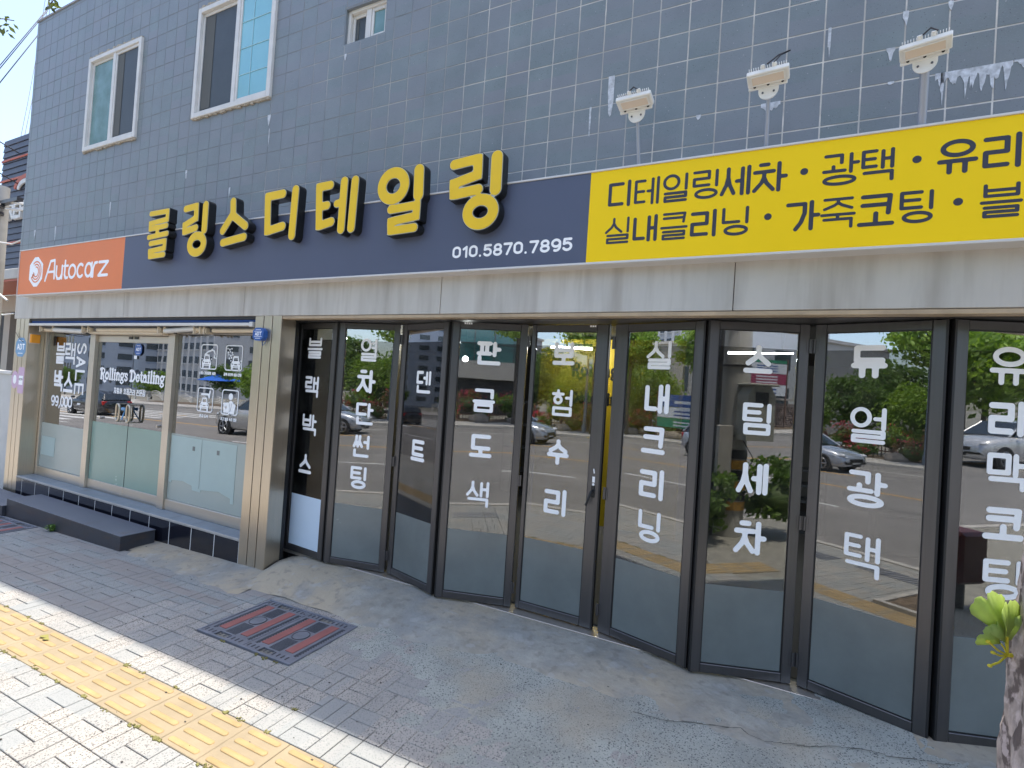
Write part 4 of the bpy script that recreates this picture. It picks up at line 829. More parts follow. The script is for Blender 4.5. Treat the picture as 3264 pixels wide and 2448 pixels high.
# ------------------------------------------------------------ metal steps
def step(x0, y0, x1, y1, z1, lab, zs):
    t = empty('metal_step', (x0, y0, 0), lab, 'step', 'metal steps in front of the shopfront'); W_, D_ = x1 - x0, y1 - y0
    b = MB(); b.box(0, 0, z1 - .006, W_, D_, z1, .002); b.obj('tread', M['checker'], t)
    b = MB(); b.add([(.004, .004, zs[0]), (W_ - .004, .004, zs[1]), (W_ - .004, D_ - .004, zs[1]), (.004, D_ - .004, zs[0]), (.004, .004, z1 - .007), (W_ - .004, .004, z1 - .007), (W_ - .004, D_ - .004, z1 - .007), (.004, D_ - .004, z1 - .007)], [(0,3,2,1),(4,5,6,7),(0,1,5,4),(1,2,6,5),(2,3,7,6),(3,0,4,7)]); b.obj('skirt', M['skirt'], t)
    b = MB()
    for k in range(int(W_ / .05)):
        for j in range(int(D_ / .05)):
            u, v_ = .03 + k * .05, .03 + j * .05; s_ = .012 if (k + j) % 2 else -.012
            b.add([(u - .011, v_ - s_, z1), (u + .002, v_ + .003, z1 + .0016), (u + .011, v_ + s_, z1), (u - .002, v_ - .003, z1 + .0016)], [(0, 3, 1), (3, 2, 1)])
    tag(b.obj('tread_pattern', M['checker'], t), kind='stuff')
    return t
step(-8.86, -.485, -6.21, -.135, .122, 'longer and higher grey checkered metal step below the entrance doors', (-.16, -.08))
step(-10.5, -.52, -8.87, -.14, .030, 'lower grey metal step at the far left, butting against the higher one', (-.24, -.16))

# ------------------------------------------------------------ ground
def sheet(name, x0, y0, x1, y1, dz, m, nx=2, ny=2, kind='structure', parent=None, zf=None):
    b = MB(); vs = []; zf = zf or (lambda x, y: GZ(x, y) + dz)
    for j in range(ny + 1):
        for i in range(nx + 1):
            x = x0 + (x1 - x0) * i / nx; y = y0 + (y1 - y0) * j / ny; vs.append((x, y, zf(x, y)))
    b.add(vs, [(j*(nx+1)+i, j*(nx+1)+i+1, (j+1)*(nx+1)+i+1, (j+1)*(nx+1)+i) for j in range(ny) for i in range(nx)])
    o = b.obj(name, m, parent); 
    if parent is None: o['kind'] = kind
    return o
KY = -3.95; FK = -22.85
M['far'] = mat('far_ground', (0.20, 0.19, 0.16), 0.9, var=0.2, scale=0.1)
sheet('ground', -900, -900, 900, 900, -.40, M['far'], 8, 8)
pav = sheet('pavement', -60, KY + .16, 60, .4, -.012, M['joint'], 1, 1)
sheet('road', -260, FK, 120, KY, ROADZ, M['asphalt'], 1, 1)
sheet('far_pavement', -260, -29.5, 120, FK - .2, 0, M['kerb'], 1, 1)
AX = -3.787
# tilted frame of the pavement
PV_R = Matrix(((1, 0, 0, 0), (0, 1, 0, 0), (.02663, .00765, 1, 0), (0, 0, 0, 1)))
def pmat(x, y, z=0.0, flip=False):
    m_ = Matrix.Identity(4)
    ex = Vector((1, 0, .02663)).normalized(); ey = Vector((0, 1, .00765)).normalized(); ez = ex.cross(ey).normalized()
    if flip: ex, ey = ey, -ex
    return Matrix(((ex.x, ey.x, ez.x, x), (ex.y, ey.y, ez.y, y), (ex.z, ey.z, ez.z, GZ(x, y) + z), (0, 0, 0, 1)))
MH = [(-3.86, -1.125, -2.895, -.495), (-9.05, -1.10, -7.95, -.50)]
PIT = (-.70, -2.93, .95, -1.95)
def inrect(x, y, r, m_=0.0): return r[0] - m_ < x < r[2] + m_ and r[1] - m_ < y < r[3] + m_
def skim_edge(x):       # where the cement skim begins, towards the road from the ramp
    pts = [(-3.0, -.44), (-2.72, -.62), (-2.35, -.70), (-2.0, -.86), (-1.72, -1.02), (-1.4, -1.12), (-.9, -1.25), (0, -1.3), (3, -1.35)]
    for (a, c), (d, e) in zip(pts[:-1], pts[1:]):
        if a <= x <= d: return c + (e - c) * (x - a) / (d - a)
    return .5 if x < -3 else -1.35
cut = []
items = []       # (screen size key, kind, x, y, flip)
for i in range(-68, 24):
    for j in range(-12, 7):
        cx = AX + i * .2 + .1
        cy = (-1.624 + .1 + j * .2) if j >= 0 else (-1.924 - .1 + (j + 1) * .2)
        if cy > -.40 or cy < KY + .2: continue
        flip = (i + j) % 2 == 0
        for s_ in (-.05, .05):
            x_, y_ = (cx + s_, cy) if flip else (cx, cy + s_)
            if any(inrect(x_, y_, r, .0) for r in MH) and all(not(0) for _ in (0,)) and any(inrect(x_, y_, r, -.10) for r in MH) or inrect(x_, y_, PIT, -.10): continue
            if y_ > max(skim_edge(x_) + .45, -.5) and x_ > -3: continue
            q = px((x_, y_, GZ(x_, y_))); vis = q[2] > .3 and -60 < q[0] < 3340 and -60 < q[1] < 2560
            hx_, hy_ = (.0475, .0975) if flip else (.0975, .0475); pieces = [(x_ - hx_, y_ - hy_, x_ + hx_, y_ + hy_)]; whole = list(pieces)
            for r in MH + [PIT]: pieces = split(pieces, (r[0] - .012, r[1] - .012, r[2] + .012, r[3] + .012))
            if pieces != whole:
                cut += [p_ for p_ in pieces if p_[2] - p_[0] > .012 and p_[3] - p_[1] > .012]; continue
            items.append(((q[2] if vis else 99), x_, y_, flip))
items.sort()
hw, hd_ = .0975, .0475
def pme(name, m, gap=0.0):
    b = MB(); b.box(-hw, -hd_, -.05, hw, hd_, 0, .0025); return b.mesh(name, m)
pm1, pm2 = pme('paver', M['paver']), pme('paver', M['paverold'])
r1, r2 = MB(), MB(); bxs = [(-hw, -hd_, -.05, hw, hd_, 0, .0025)]
for n, (key, x_, y_, flip) in enumerate(items):
    old = x_ < -4.6 and y_ > -1.45 or y_ > -.9 and x_ < -3.9
    mm = pmat(x_, y_, random.uniform(-.0015, .0015), flip)
    if n < 300:
        o = bpy.data.objects.new('paver', pm2 if old else pm1); COL.objects.link(o); o.parent = pav; o.matrix_world = mm
        o.matrix_local = mm
    else:
        t_ = MB(); t_.box(*bxs[0]); (r2 if old else r1).add([mm @ Vector(v) for v in t_.v], t_.f)
for c_ in cut:
    t_ = MB(); z_ = -.001; t_.box(c_[0], c_[1], -.05, c_[2], c_[3], 0, .002); r1.add([(v[0], v[1], v[2] + GZ(v[0], v[1]) + z_) for v in t_.v], t_.f)
r1.obj('paver', M['paver'], pav)['kind'] = 'stuff'; r2.obj('paver', M['paverold'], pav)['kind'] = 'stuff'
# tactile strip
tb2 = MB(); tb2.box(-.1485, -.1485, -.05, .1485, .1485, 0, .003); tm = tb2.mesh('tactile_block', M['tactile'])
bb = MB(); pl = [(-.118 + .016, -.0165), (.118 - .016, -.0165)] + [(.102 + .016 * math.cos(a_), .0 + .0165 * math.sin(a_)) for a_ in (-1, -.4, .4, 1)] + [(.102, .0165), (-.102, .0165)] + [(-.102 - .016 * math.cos(a_), .0165 * math.sin(a_)) for a_ in (1, .4, -.4, -1)]
pl2 = [(x_ * .955, y_ * .72) for x_, y_ in pl]; nn = len(pl)
bb.add([(x_, y_, -.002) for x_, y_ in pl] + [(x_, y_, .0035) for x_, y_ in pl] + [(x_, y_, .0060) for x_, y_ in pl2], [(i, (i+1) % nn, nn + (i+1) % nn, nn + i) for i in range(nn)] + [(nn + i, nn + (i+1) % nn, 2*nn + (i+1) % nn, 2*nn + i) for i in range(nn)] + [tuple(range(2*nn, 3*nn))], True)
bm_ = bb.mesh('bar', M['tacbar'])
for i in range(-46, 18):
    x_ = AX + .3 * i + .15; mm = pmat(x_, -1.774, random.uniform(-.001, .0012))
    o = bpy.data.objects.new('tactile_block', tm); COL.objects.link(o); o.parent = pav; o.matrix_local = mm
    for k in range(4):
        c_ = bpy.data.objects.new('bar', bm_); COL.objects.link(c_); c_.parent = o; c_.location = (random.uniform(-.002, .002), -.1125 + .075 * k, 0); c_.scale = (random.uniform(.97, 1), random.uniform(.9, 1), random.uniform(.7, 1))
# kerb stones and gutter
for i in range(-30, 22):
    b = MB(); b.add([(0, 0, 0)], []); b = MB(); x0 = i * 1.0; z0, z1 = GZ(x0, KY), GZ(x0 + .995, KY)
    b.add([(x0, KY, z0 - .25), (x0 + .995, KY, z1 - .25), (x0 + .995, KY + .155, z1 - .25), (x0, KY + .155, z0 - .25), (x0, KY + .02, z0), (x0 + .995, KY + .02, z1), (x0 + .995, KY + .155, z1), (x0, KY + .155, z0), (x0, KY, z0 - .02), (x0 + .995, KY, z1 - .02)],
          [(0,1,9,8),(8,9,5,4),(4,5,6,7),(1,2,6,5,9),(3,0,8,4,7),(2,3,7,6)])
    b.obj('kerb_stone', M['kerb'], pav)
# cement skim, wall strip, ramp
def wob(x, y): return .004 * math.sin(x * 7.1 + y * 5.3) + .003 * math.sin(x * 17 - y * 13) + .002 * math.sin(x * 31 + y * 29)
def skn(x, y): return .0035 * math.sin(x * 8.3 + 1.7 * math.sin(y * 6.1)) * math.sin(y * 9.7 + 1.3 * math.sin(x * 5.2)) + .0022 * math.sin(x * 21 + y * 11) * math.sin(y * 27 - x * 9) + .001 * math.sin(x * 57 + 2 * math.sin(y * 43))
b = MB(); xs = np.linspace(-3.05, 3.0, 190); n = 44; vs = []
for x in xs:
    for j in range(n + 1):
        y = -2.0 + 2.38 * j / n; g_ = (y - skim_edge(x)); f_ = max(-.012, min(.0045, -.0005 + g_ * .011)) + skn(x, y) * (1 if y < -.3 else .3); lim = max(0, -1.36 - y) * .1
        vs.append((x, y, GZ(x, y) + f_ - lim))
b.add(vs, [(i*(n+1)+j, (i+1)*(n+1)+j, (i+1)*(n+1)+j+1, i*(n+1)+j+1) for i in range(len(xs)-1) for j in range(n)], True); tag(b.obj('cement_skim', M['cement'], None), kind='structure')
b = MB(); xs = np.linspace(-10.3, -4.2, 60); vs = []; n = 5
for x in xs:
    e = (-.42 - .10 * (x > -6.1) - .05 * (x > -5.2)) + .03 * math.sin(x * 6) + .02 * math.sin(x * 15)
    for j in range(n + 1): y = e + (-.05 - e) * j / n; vs.append((x, y, GZ(x, y) + .004 + .012 * (j / n) ** 2 + .5 * abs(wob(x, y)) if j else GZ(x, y) - .002))
b.add(vs, [(i*(n+1)+j, (i+1)*(n+1)+j, (i+1)*(n+1)+j+1, i*(n+1)+j+1) for i in range(len(xs)-1) for j in range(n)], True); tag(b.obj('cement_strip', M['concrete'], None), kind='structure')
sm = lambda t: 0 if t < 0 else (1 if t > 1 else t * t * (3 - 2 * t))
b = MB(); xs = np.linspace(-4.46, 3.0, 130); n = 22; vs = []
for x in xs:
    k = sm((x + 4.47) / .22); y0 = -.44 + .04 * math.sin(x * 3) + .015 * math.sin(x * 11); y0 = y0 * (.35 + .65 * math.sqrt(max(0, k))) - .0
    for j in range(n + 1):
        y = y0 + (.40 - y0) * j / n; g_ = GZ(x, y) + .002; top = max(.128 if y > -.02 else .133, g_)
        t = sm((y - y0) / (.10 - y0) * 1.0) ** .8 if y < .10 else 1.0
        z = g_ + (top - g_) * t * (.55 + .45 * k) + (wob(x, y) * 1.2 if 0 < j and y < .05 else 0) + .004 * (t > 0)
        z = z - (.008 if j == 0 else 0); vs.append((x, y, min(z, .1385) if x < .6 else max(min(z, .1385), g_ + .003)))
b.add(vs, [(i*(n+1)+j, (i+1)*(n+1)+j, (i+1)*(n+1)+j+1, i*(n+1)+j+1) for i in range(len(xs)-1) for j in range(n)], True); tag(b.obj('concrete_ramp', M['concrete'], None), kind='structure')
# crack in the skim
b = MB(); cp = [(-.80, -.52), (-.62, -.50), (-.50, -.44), (-.40, -.41), (-.30, -.38), (-.24, -.35), (-.2, -.39), (-.12, -.41), (.0, -.36), (.10, -.33), (.2, -.27), (.33, -.22), (.5, -.20), (.75, -.12)]
for (a, c), (d, e) in zip(cp[:-1], cp[1:]):
    for k in range(3):
        u0, u1 = k / 3, (k + 1) / 3; jx = random.uniform(-.008, .008)
        b.tube([(a + (d-a)*u0, c + (e-c)*u0 + (jx if k else 0), max(GZ(a, c) + .012, .125) + .002), (a + (d-a)*u1, c + (e-c)*u1, max(GZ(d, e) + .012, .125) + .002)], random.uniform(.0008, .0026), 5, cap=False)
M['crack'] = mat('crack_dirt', (0.10, 0.10, 0.09), 0.95, var=0.4, scale=30)
tag(b.obj('crack', M['crack'], None), kind='structure')
# manholes: frame, two covers with red inserts
def manhole(r, lab):
    x0, y0, x1, y1 = r; W_, D_ = x1 - x0, y1 - y0; t = empty('manhole', (0, 0, 0), lab, 'manhole cover', 'utility covers with red strips'); t.matrix_world = pmat(x0, y0, .004)
    t.matrix_local = pmat(x0, y0, .004)
    b = MB()
    for q in ((0, 0, W_, .018), (0, D_ - .018, W_, D_), (0, .018, .018, D_ - .018), (W_ - .018, .018, W_, D_ - .018)): b.box(q[0], q[1], -.04, q[2], q[3], .003, .002)
    b.obj('cover_frame', M['iron'], t)
    b = MB(); b.box(.018, .018, -.045, W_ - .018, D_ - .018, -.03); b.obj('shaft', M['dark'], t)
    for s in (0, 1):
        a = .021 + s * (W_ - .036) / 2; c = a + (W_ - .036) / 2 - .006; p = empty('cover', (a, .021, 0)); p.parent = t; w = c - a; d = D_ - .042; nt = .12
        b = MB(); h0, h1 = (.5 * w - nt * .5, .5 * w + nt * .5)
        b.box(0, 0, -.02, h0 - .03, d, -.002, .001); b.box(h1 - .03, 0, -.02, w, d, -.002, .001); b.box(h0 - .0301, .055, -.02, h1 - .0299, d - .055, -.0021); b.obj('cover_plate', M['iron'], p)
        for rx_ in (.07, w - .15):
            b = MB(); b.box(rx_, .09, -.002, rx_ + .075, d - .075, .0022, .001); b.obj('red_strip', M['redstrip'], p)
        b = MB(); b.tube([(w / 2, d / 2, -.002), (w / 2, d / 2, .0015)], .058, 20, smooth=False); b.obj('round_emblem', M['iron'], p); b = MB(); b.tube([(w / 2 + .062 * math.cos(t_ * .314), d / 2 + .062 * math.sin(t_ * .314), .001) for t_ in range(21)], .003, 5, cap=False); b.obj('emblem_ring', M['rib'], p)
        b = MB()
        for k in range(40):
            v_ = .07 + (d - .14) * k / 40
            for u in (.035, w - .045):
                b.box(u, v_, -.002, u + .022 * (1 + .4 * (k % 2)), v_ + .006, .001)
            if abs(v_ - d / 2) > .07: b.box(w / 2 - .055, v_, -.002, w / 2 + .055, v_ + .005, .0006)
        for k in range(10): b.box(.02 + k * (w - .04) / 10, .012, -.002, .03 + k * (w - .04) / 10, .045, .001); b.box(.02 + k * (w - .04) / 10, d - .045, -.002, .03 + k * (w - .04) / 10, d - .012, .001)
        tag(b.obj('tread_ribs', M['rib'], p), kind='stuff')
    return t
manhole(MH[0], 'rectangular iron utility cover with four red strips in the middle of the pavement')
manhole(MH[1], 'iron utility cover with red strips at the far left edge beside the lower step')
# weeds in the joints
M['weed'] = mat('weed_leaf', (0.09, 0.17, 0.03), 0.7, var=0.3, scale=30)
M['moss'] = mat('moss', (0.16, 0.15, 0.05), 0.95, var=0.4, scale=40)
def tuft(x, y, s, n, lab=None):
    b = MB()
    for k in range(n):
        a = random.uniform(0, 6.28); r = random.uniform(.1, 1) * s; h = random.uniform(.35, 1) * s; w = s * random.uniform(.10, .18); p0 = Vector((x + random.uniform(-.2, .2) * s, y + random.uniform(-.2, .2) * s, GZ(x, y) + .002))
        d = Vector((math.cos(a), math.sin(a), 0)); n_ = Vector((-d.y, d.x, 0)) * w; p1 = p0 + d * r * .5 + Vector((0, 0, h)); p2 = p0 + d * r + Vector((0, 0, h * .75))
        b.add([p0 - n_ * .3, p0 + n_ * .3, p1 + n_, p1 - n_, p2], [(0, 1, 2, 3), (3, 2, 4)])
    return b
o = tuft(-7.62, -.50, .085, 46).obj('weed', M['weed'], None); tag(o, 'green weed tuft growing at the foot of the metal step', 'weed')
b = MB(); pts = []
for i in range(60):
    x = AX + .1 * random.randint(-40, 20) + random.uniform(-.03, .03); y = random.choice([-1.626, -1.926, -1.926]) + random.uniform(-.004, .004); pts.append((x, y))
for x, y in pts + [(-3.0, -1.14), (-3.1, -1.145), (-3.2, -1.14), (-3.55, -1.14), (-2.5, -1.42), (-5.0, -.37), (-5.3, -.35)]:
    for k in range(10):
        c = (x + random.gauss(0, .014), y + random.gauss(0, .006), GZ(x, y) + .001); s = random.uniform(.002, .006); b.box(c[0] - s, c[1] - s, c[2] - .002, c[0] + s, c[1] + s, c[2] + s * .8)
tag(b.obj('joint_moss', M['moss'], None), kind='stuff')
M['dryleaf'] = mat('dry_leaf', (0.22, 0.20, 0.05), 0.8)
b = MB(); z = GZ(-4.62, -1.72) + .008; b.add([(-4.66, -1.72, z), (-4.62, -1.74, z + .008), (-4.57, -1.71, z + .002), (-4.61, -1.695, z + .012)], [(0, 1, 3), (1, 2, 3)]); b.add([(-4.60, -1.73, z), (-4.56, -1.745, z + .01), (-4.53, -1.72, z + .004), (-4.57, -1.71, z + .006)], [(0, 1, 3), (1, 2, 3)]); tag(b.obj('fallen_leaf', M['dryleaf'], None), 'curled dry leaf lying on the yellow tactile strip', 'leaf')
M['litter'] = mat('grit', (0.05, 0.045, 0.04), 0.9)
b = MB()
for k in range(170):
    x, y = random.uniform(-6.5, .8), random.uniform(-2.3, -.1); s = random.uniform(.002, .006); z = max(GZ(x, y), 0) + .003; b.box(x - s, y - s * .6, z, x + s, y + s * .6, z + s * .6)
tag(b.obj('grit', M['litter'], None), kind='stuff')
# ------------------------------------------------------------ workshop interior behind the folding doors
b = MB(); b.box(XL + .2, .42, -.4, XR - .2, 7.8, .135); b.obj('floor', M['room'], bld)
b = MB(); b.box(-4.86, .361, .136, -4.73, 7.79, 2.79); b.box(XL + .21, 3.4, .136, -4.861, 3.5, 2.79); b.obj('inner_wall', M['room'], bld)
t = empty('yellow_partition', (-3.19, 3.40, .137), 'yellow partition with black shop name glimpsed through the door gap', 'partition')
b = MB(); b.box(0, 0, .32, 2.05, .08, 2.6); b.box(0, .001, 0, 2.05, .079, .319); b.obj('board', M['roomyellow'], t)
for wd, z_ in (('Rollings', 2.08), ('Detailing', 1.69)):
    gl, xe = serif_word(wd, .50, z_, .112 if wd == 'Rollings' else .100, .015)
    for g in gl: link('letter', outline_mesh('letter', g, .002, M['black']), t, (0, -.001, 0))
for nm_, pts_, lab in (('tube_light', ((-2.871, 3.0, 2.577), (-2.28, 3.0, 2.560)), 'lit tube light seen through the lever handle door leaf'), ('tube_light', ((-.603, 3.0, 2.55), (.084, 3.0, 2.567)), 'lit tube light seen through the leaf that mirrors the pole')):
    t = empty(nm_, pts_[0], lab, 'light'); d_ = Vector(pts_[1]) - Vector(pts_[0]); b = MB(); b.tube([(0, 0, 0), tuple(d_)], .014, 8); b.obj('tube', M['tube'], t)
    b = MB(); b.box(0, -.03, .016, d_.x, .03, .05); b.obj('fitting', M['pvc'], t); b = MB(); b.box(.1, -.005, .051, .12, .005, .25); b.box(d_.x - .12, -.005, .051, d_.x - .1, .005, .25); b.obj('hanger', M['alu'], t)
t = empty('ceiling_lamp', (-4.255, 3.0, 2.37), 'small round lit ceiling lamp seen through the fourth door leaf', 'light'); b = MB(); b.ball((0, 0, 0), .045, .045, .04); b.obj('bulb', M['tube'], t); b = MB(); b.tube([(0, 0, .04), (0, 0, .43)], .008, 6); b.obj('stem', M['alu'], t)
M['cabinet'] = mat('interior_clutter', (0.10, 0.11, 0.13), 0.6, var=0.4, scale=3)
for i, (x_, w_, h_, y_) in enumerate(((-4.3, .6, 1.6, 4.5), (-.5, 1.2, .9, 5.0), (1.2, .9, 1.9, 4.6), (2.6, .8, 1.2, 3.9))):
    t = empty('storage_rack', (x_, y_, .137), ['tall', 'low', 'tallest', 'medium'][i] + ' dark storage rack in the unlit workshop', 'rack')
    b = MB(); [b.box(0, 0, h_ * k / 4, w_, .4, h_ * k / 4 + .03) for k in range(5)]; b.obj('shelf', M['cabinet'], t)
    b = MB(); [b.box(a_, c_, .031, a_ + .03, c_ + .03, h_ - .001) for a_ in (.001, w_ - .031) for c_ in (.001, .369)]; b.obj('post', M['alu'], t)

# ------------------------------------------------------------ ginkgo trunk close to the camera, in its pit
def rough_trunk(pts, radii, nseg, amp, m, name, parent):
    b = MB(); vs = []; P_ = [Vector(p) for p in pts]; steps = 120; n = nseg
    for i in range(steps + 1):
        t = i / steps * (len(P_) - 1); k = min(int(t), len(P_) - 2); f_ = t - k; c = P_[k].lerp(P_[k + 1], f_); r = radii[k] + (radii[k + 1] - radii[k]) * f_
        for j in range(n):
            a = 2 * math.pi * j / n
            ridge = (abs(math.sin(a * 5.5 + c.z * 3.1 + math.sin(c.z * 7) * 1.1)) ** .6 - .5) * amp + math.sin(a * 13 + c.z * 19 + math.sin(c.z * 31)) * amp * .35 + random.uniform(-1, 1) * amp * .20
            vs.append(c + Vector((math.cos(a), math.sin(a), 0)) * (r + ridge))
    b.add(vs, [(i*n+j, i*n+(j+1)%n, (i+1)*n+(j+1)%n, (i+1)*n+j) for i in range(steps) for j in range(n)], True); return b.obj(name, m, parent)
mixcol(M['bark'], noise_mask(30, .5, .56, (1.6, 1.6, .6), .85, 3), (0.08, 0.06, 0.055)); mixcol(M['bark'], noise_mask(45, .55, .62, (1, 1, .7), .7, 8), (0.55, 0.46, 0.44))
TR = (.338, -2.215)
tree1 = empty('ginkgo_tree', (TR[0], TR[1], GZ(*TR)), 'rough barked ginkgo street tree whose trunk fills the right edge', 'tree')
rough_trunk([(-.02, 0, -.1), (-.006, 0, .15), (.0, 0, .8), (.006, 0, 1.35), (.020, 0, 1.62), (.070, .0, 1.9), (.12, -.02, 2.9), (.16, -.05, 3.8)], [.165, .145, .132, .128, .126, .120, .10, .07], 150, .013, M['bark'], 'trunk', tree1)
M['ginkgo'] = mat('ginkgo_leaf', (0.36, 0.47, 0.12), 0.55, var=0.2, scale=20)
mm = M['ginkgo']; N = mm.node_tree.nodes; L = mm.node_tree.links
tr_ = N.new('ShaderNodeBsdfTranslucent'); tr_.inputs[0].default_value = (.50, .62, .14, 1); ad = N.new('ShaderNodeMixShader'); ad.inputs[0].default_value = .4; L.new(N['Principled BSDF'].outputs[0], ad.inputs[1]); L.new(tr_.outputs[0], ad.inputs[2]); L.new(ad.outputs[0], N['Material Output'].inputs[0])
M['stalk'] = mat('yellow_leaf_stalk', (0.50, 0.42, 0.02), 0.6)
def fan_leaf(parent, c, up, right, s, curl, wid=.8):
    """ginkgo fan: notched wavy edge, stalk at the base; c is the base point"""
    up = Vector(up).normalized(); right = Vector(right).normalized(); nr = right.cross(up).normalized(); n = 14; ring_ = []
    for i in range(n + 1):
        a = math.radians(-58 + 116 * i / n); rr = s * (1 + .03 * math.sin(i * 2.1)) * (.84 if i == n // 2 else 1); ring_.append(c + (up * math.cos(a) ** .6 + right * math.sin(a) * wid) * rr + nr * (curl * s * abs(math.sin(a)) + .008 * s * math.sin(i * 1.7)))
    mid = [c + (p - c) * .5 - nr * .02 * s for p in ring_]; vs = [c] + mid + ring_
    fs = [(0, 1 + i, 2 + i) for i in range(n)] + [(1 + i, 2 + n + i, 3 + n + i, 2 + i) for i in range(n)]
    b = MB(); b.add(vs, fs, True); o = b.obj('leaf', M['ginkgo'], parent); sdm = o.modifiers.new('thickness', 'SOLIDIFY'); sdm.thickness = .0006
def at(pxy, depth):
    x = (pxy[0] - 1632) / 1602.7; y = (pxy[1] - 1224) / 1602.7
    return CAM + (Vector(rx) * x + Vector(ry) * y + Vector(rz)) * depth
sp = empty('leaf_spray', (0, 0, 0)); sp.parent = tree1; sp.location = (-TR[0], -TR[1], -GZ(*TR))
RX, UP = Vector(rx), -Vector(ry)
nod = at((3212, 2088), .955)
VW = Vector(rz)
for tip, base, cu, tw_, wid in (((3140, 1897), (3204, 2032), .10, .1, .42), ((3212, 1915), (3212, 2030), -.12, -.4, .60), ((3130, 2018), (3190, 2052), .1, .2, .62), ((3240, 1958), (3207, 2045), .2, .7, .8), ((3176, 1985), (3206, 2050), .12, -.2, .5)):
    bp_ = at(base, .955 + .01 * tw_); tp = at(tip, .95); d_ = (tp - bp_); s_ = d_.length * 1.02; d_.normalize(); rt = d_.cross(VW).normalized(); rt = (rt + VW * tw_).normalized()
    fan_leaf(sp, bp_, d_, rt, s_, cu, wid)
    b = MB(); b.tube([nod, bp_.lerp(nod, .5) + UP * .003, bp_], .0016, 6); b.obj('leaf_stalk', M['stalk'], sp)
for q in ((3150, 2045), (3165, 2080), (3155, 2122)):
    e = at(q, .95); b = MB(); b.tube([nod, nod.lerp(e, .5) - UP * .004, e], .0018, 6); b.ball(tuple(e), .004, .004, .003, 8, 5); b.obj('leaf_stalk', M['stalk'], sp)
b = MB(); b.tube([nod, nod + RX * .03 - UP * .002], .004, 6); b.obj('twig', M['stalk'], sp)

def crown_mesh(name, R_, zc, n, leaf, m, cl=60, squash=.75, seed=1, low=-1.0):
    rs = random.Random(seed); b = MB(); cen = []
    for k in range(cl):
        while True:
            p = Vector((rs.uniform(-1, 1), rs.uniform(-1, 1), rs.uniform(low, 1)))
            if .35 < p.length < 1: break
        cen.append(Vector((p.x * R_, p.y * R_, p.z * R_ * squash + zc)))
    for k in range(n):
        c = cen[rs.randrange(cl)] + Vector((rs.gauss(0, 1), rs.gauss(0, 1), rs.gauss(0, .7))) * R_ * .15
        d = Vector((rs.gauss(0, 1), rs.gauss(0, 1), rs.gauss(0, .6))).normalized(); e = d.orthogonal().normalized(); f = d.cross(e); s = leaf * rs.uniform(.6, 1.3)
        b.v += [tuple(c + e * s), tuple(c + f * s * .6 + d * s * .15), tuple(c - e * s), tuple(c - f * s * .6 + d * s * .15)]; q = len(b.v); b.f.append((q-4, q-3, q-2, q-1)); b.sm.append(False)
    return b.mesh(name, m), cen
def leafmat(name, c, c2):
    m = mat(name, c, 0.6, col2=c2, scale=0.9); N = m.node_tree.nodes; L = m.node_tree.links
    t = N.new('ShaderNodeBsdfTranslucent'); t.inputs[0].default_value = (c2[0] * 1.6, c2[1] * 1.8, c2[2], 1); x = N.new('ShaderNodeMixShader'); x.inputs[0].default_value = .35
    L.new(N['Principled BSDF'].outputs[0], x.inputs[1]); L.new(t.outputs[0], x.inputs[2]); L.new(x.outputs[0], N['Material Output'].inputs[0]); return m
M['lf1'] = leafmat('street_tree_leaf', (0.10, 0.19, 0.025), (0.21, 0.30, 0.04)); M['lf2'] = leafmat('dark_tree_leaf', (0.055, 0.11, 0.025), (0.12, 0.19, 0.035)); M['lf3'] = leafmat('reddish_shrub_leaf', (0.11, 0.05, 0.03), (0.16, 0.13, 0.04))
M['lf4'] = leafmat('hedge_leaf', (0.06, 0.12, 0.025), (0.14, 0.22, 0.045)); M['azalea'] = leafmat('azalea_bloom', (0.45, 0.03, 0.08), (0.62, 0.06, 0.12))
# crown of the near tree (above the frame), casting shade on the near lane
me, cen = crown_mesh('crown', 1.35, 4.6, 3200, .06, M['lf1'], 40, .8, 3)
o = link('crown', me, tree1, (.6, -2.3, 0)); b = MB()
for c in cen[:14]: b.tube([(.13, -.03, 3.2), tuple((Vector((.13, -.03, 3.2)) + c + Vector((.6, -2.3, 0))) / 2 + Vector((0, 0, .2))), tuple(c + Vector((.6, -2.3, 0)))], .035, 5, .008)
b.obj('branch', M['bark2'], tree1)
soil = sheet('tree_pit_soil', PIT[0] + .06, PIT[1] + .06, PIT[2] - .06, PIT[3] - .06, .004, M['soil'], 24, 16, zf=lambda x, y: GZ(x, y) + .002 + random.uniform(0, .02))
t = empty('tree_pit_border', (0, 0, 0), 'low stone border round the soil of the ginkgo pit', 'kerb')
for q in ((PIT[0], PIT[1], PIT[2], PIT[1] + .06), (PIT[0], PIT[3] - .06, PIT[2], PIT[3]), (PIT[0], PIT[1] + .06, PIT[0] + .06, PIT[3] - .06), (PIT[2] - .06, PIT[1] + .06, PIT[2], PIT[3] - .06)):
    b = MB(); z0, z1 = GZ(q[0], q[1]), GZ(q[2], q[1]); b.add([(q[0], q[1], z0 - .05), (q[2], q[1], z1 - .05), (q[2], q[3], z1 - .05), (q[0], q[3], z0 - .05), (q[0], q[1], z0 + .03), (q[2], q[1], z1 + .03), (q[2], q[3], z1 + .03), (q[0], q[3], z0 + .03)], [(0,3,2,1),(4,5,6,7),(0,1,5,4),(1,2,6,5),(2,3,7,6),(3,0,4,7)]); b.obj('border_stone', M['kerb'], t)

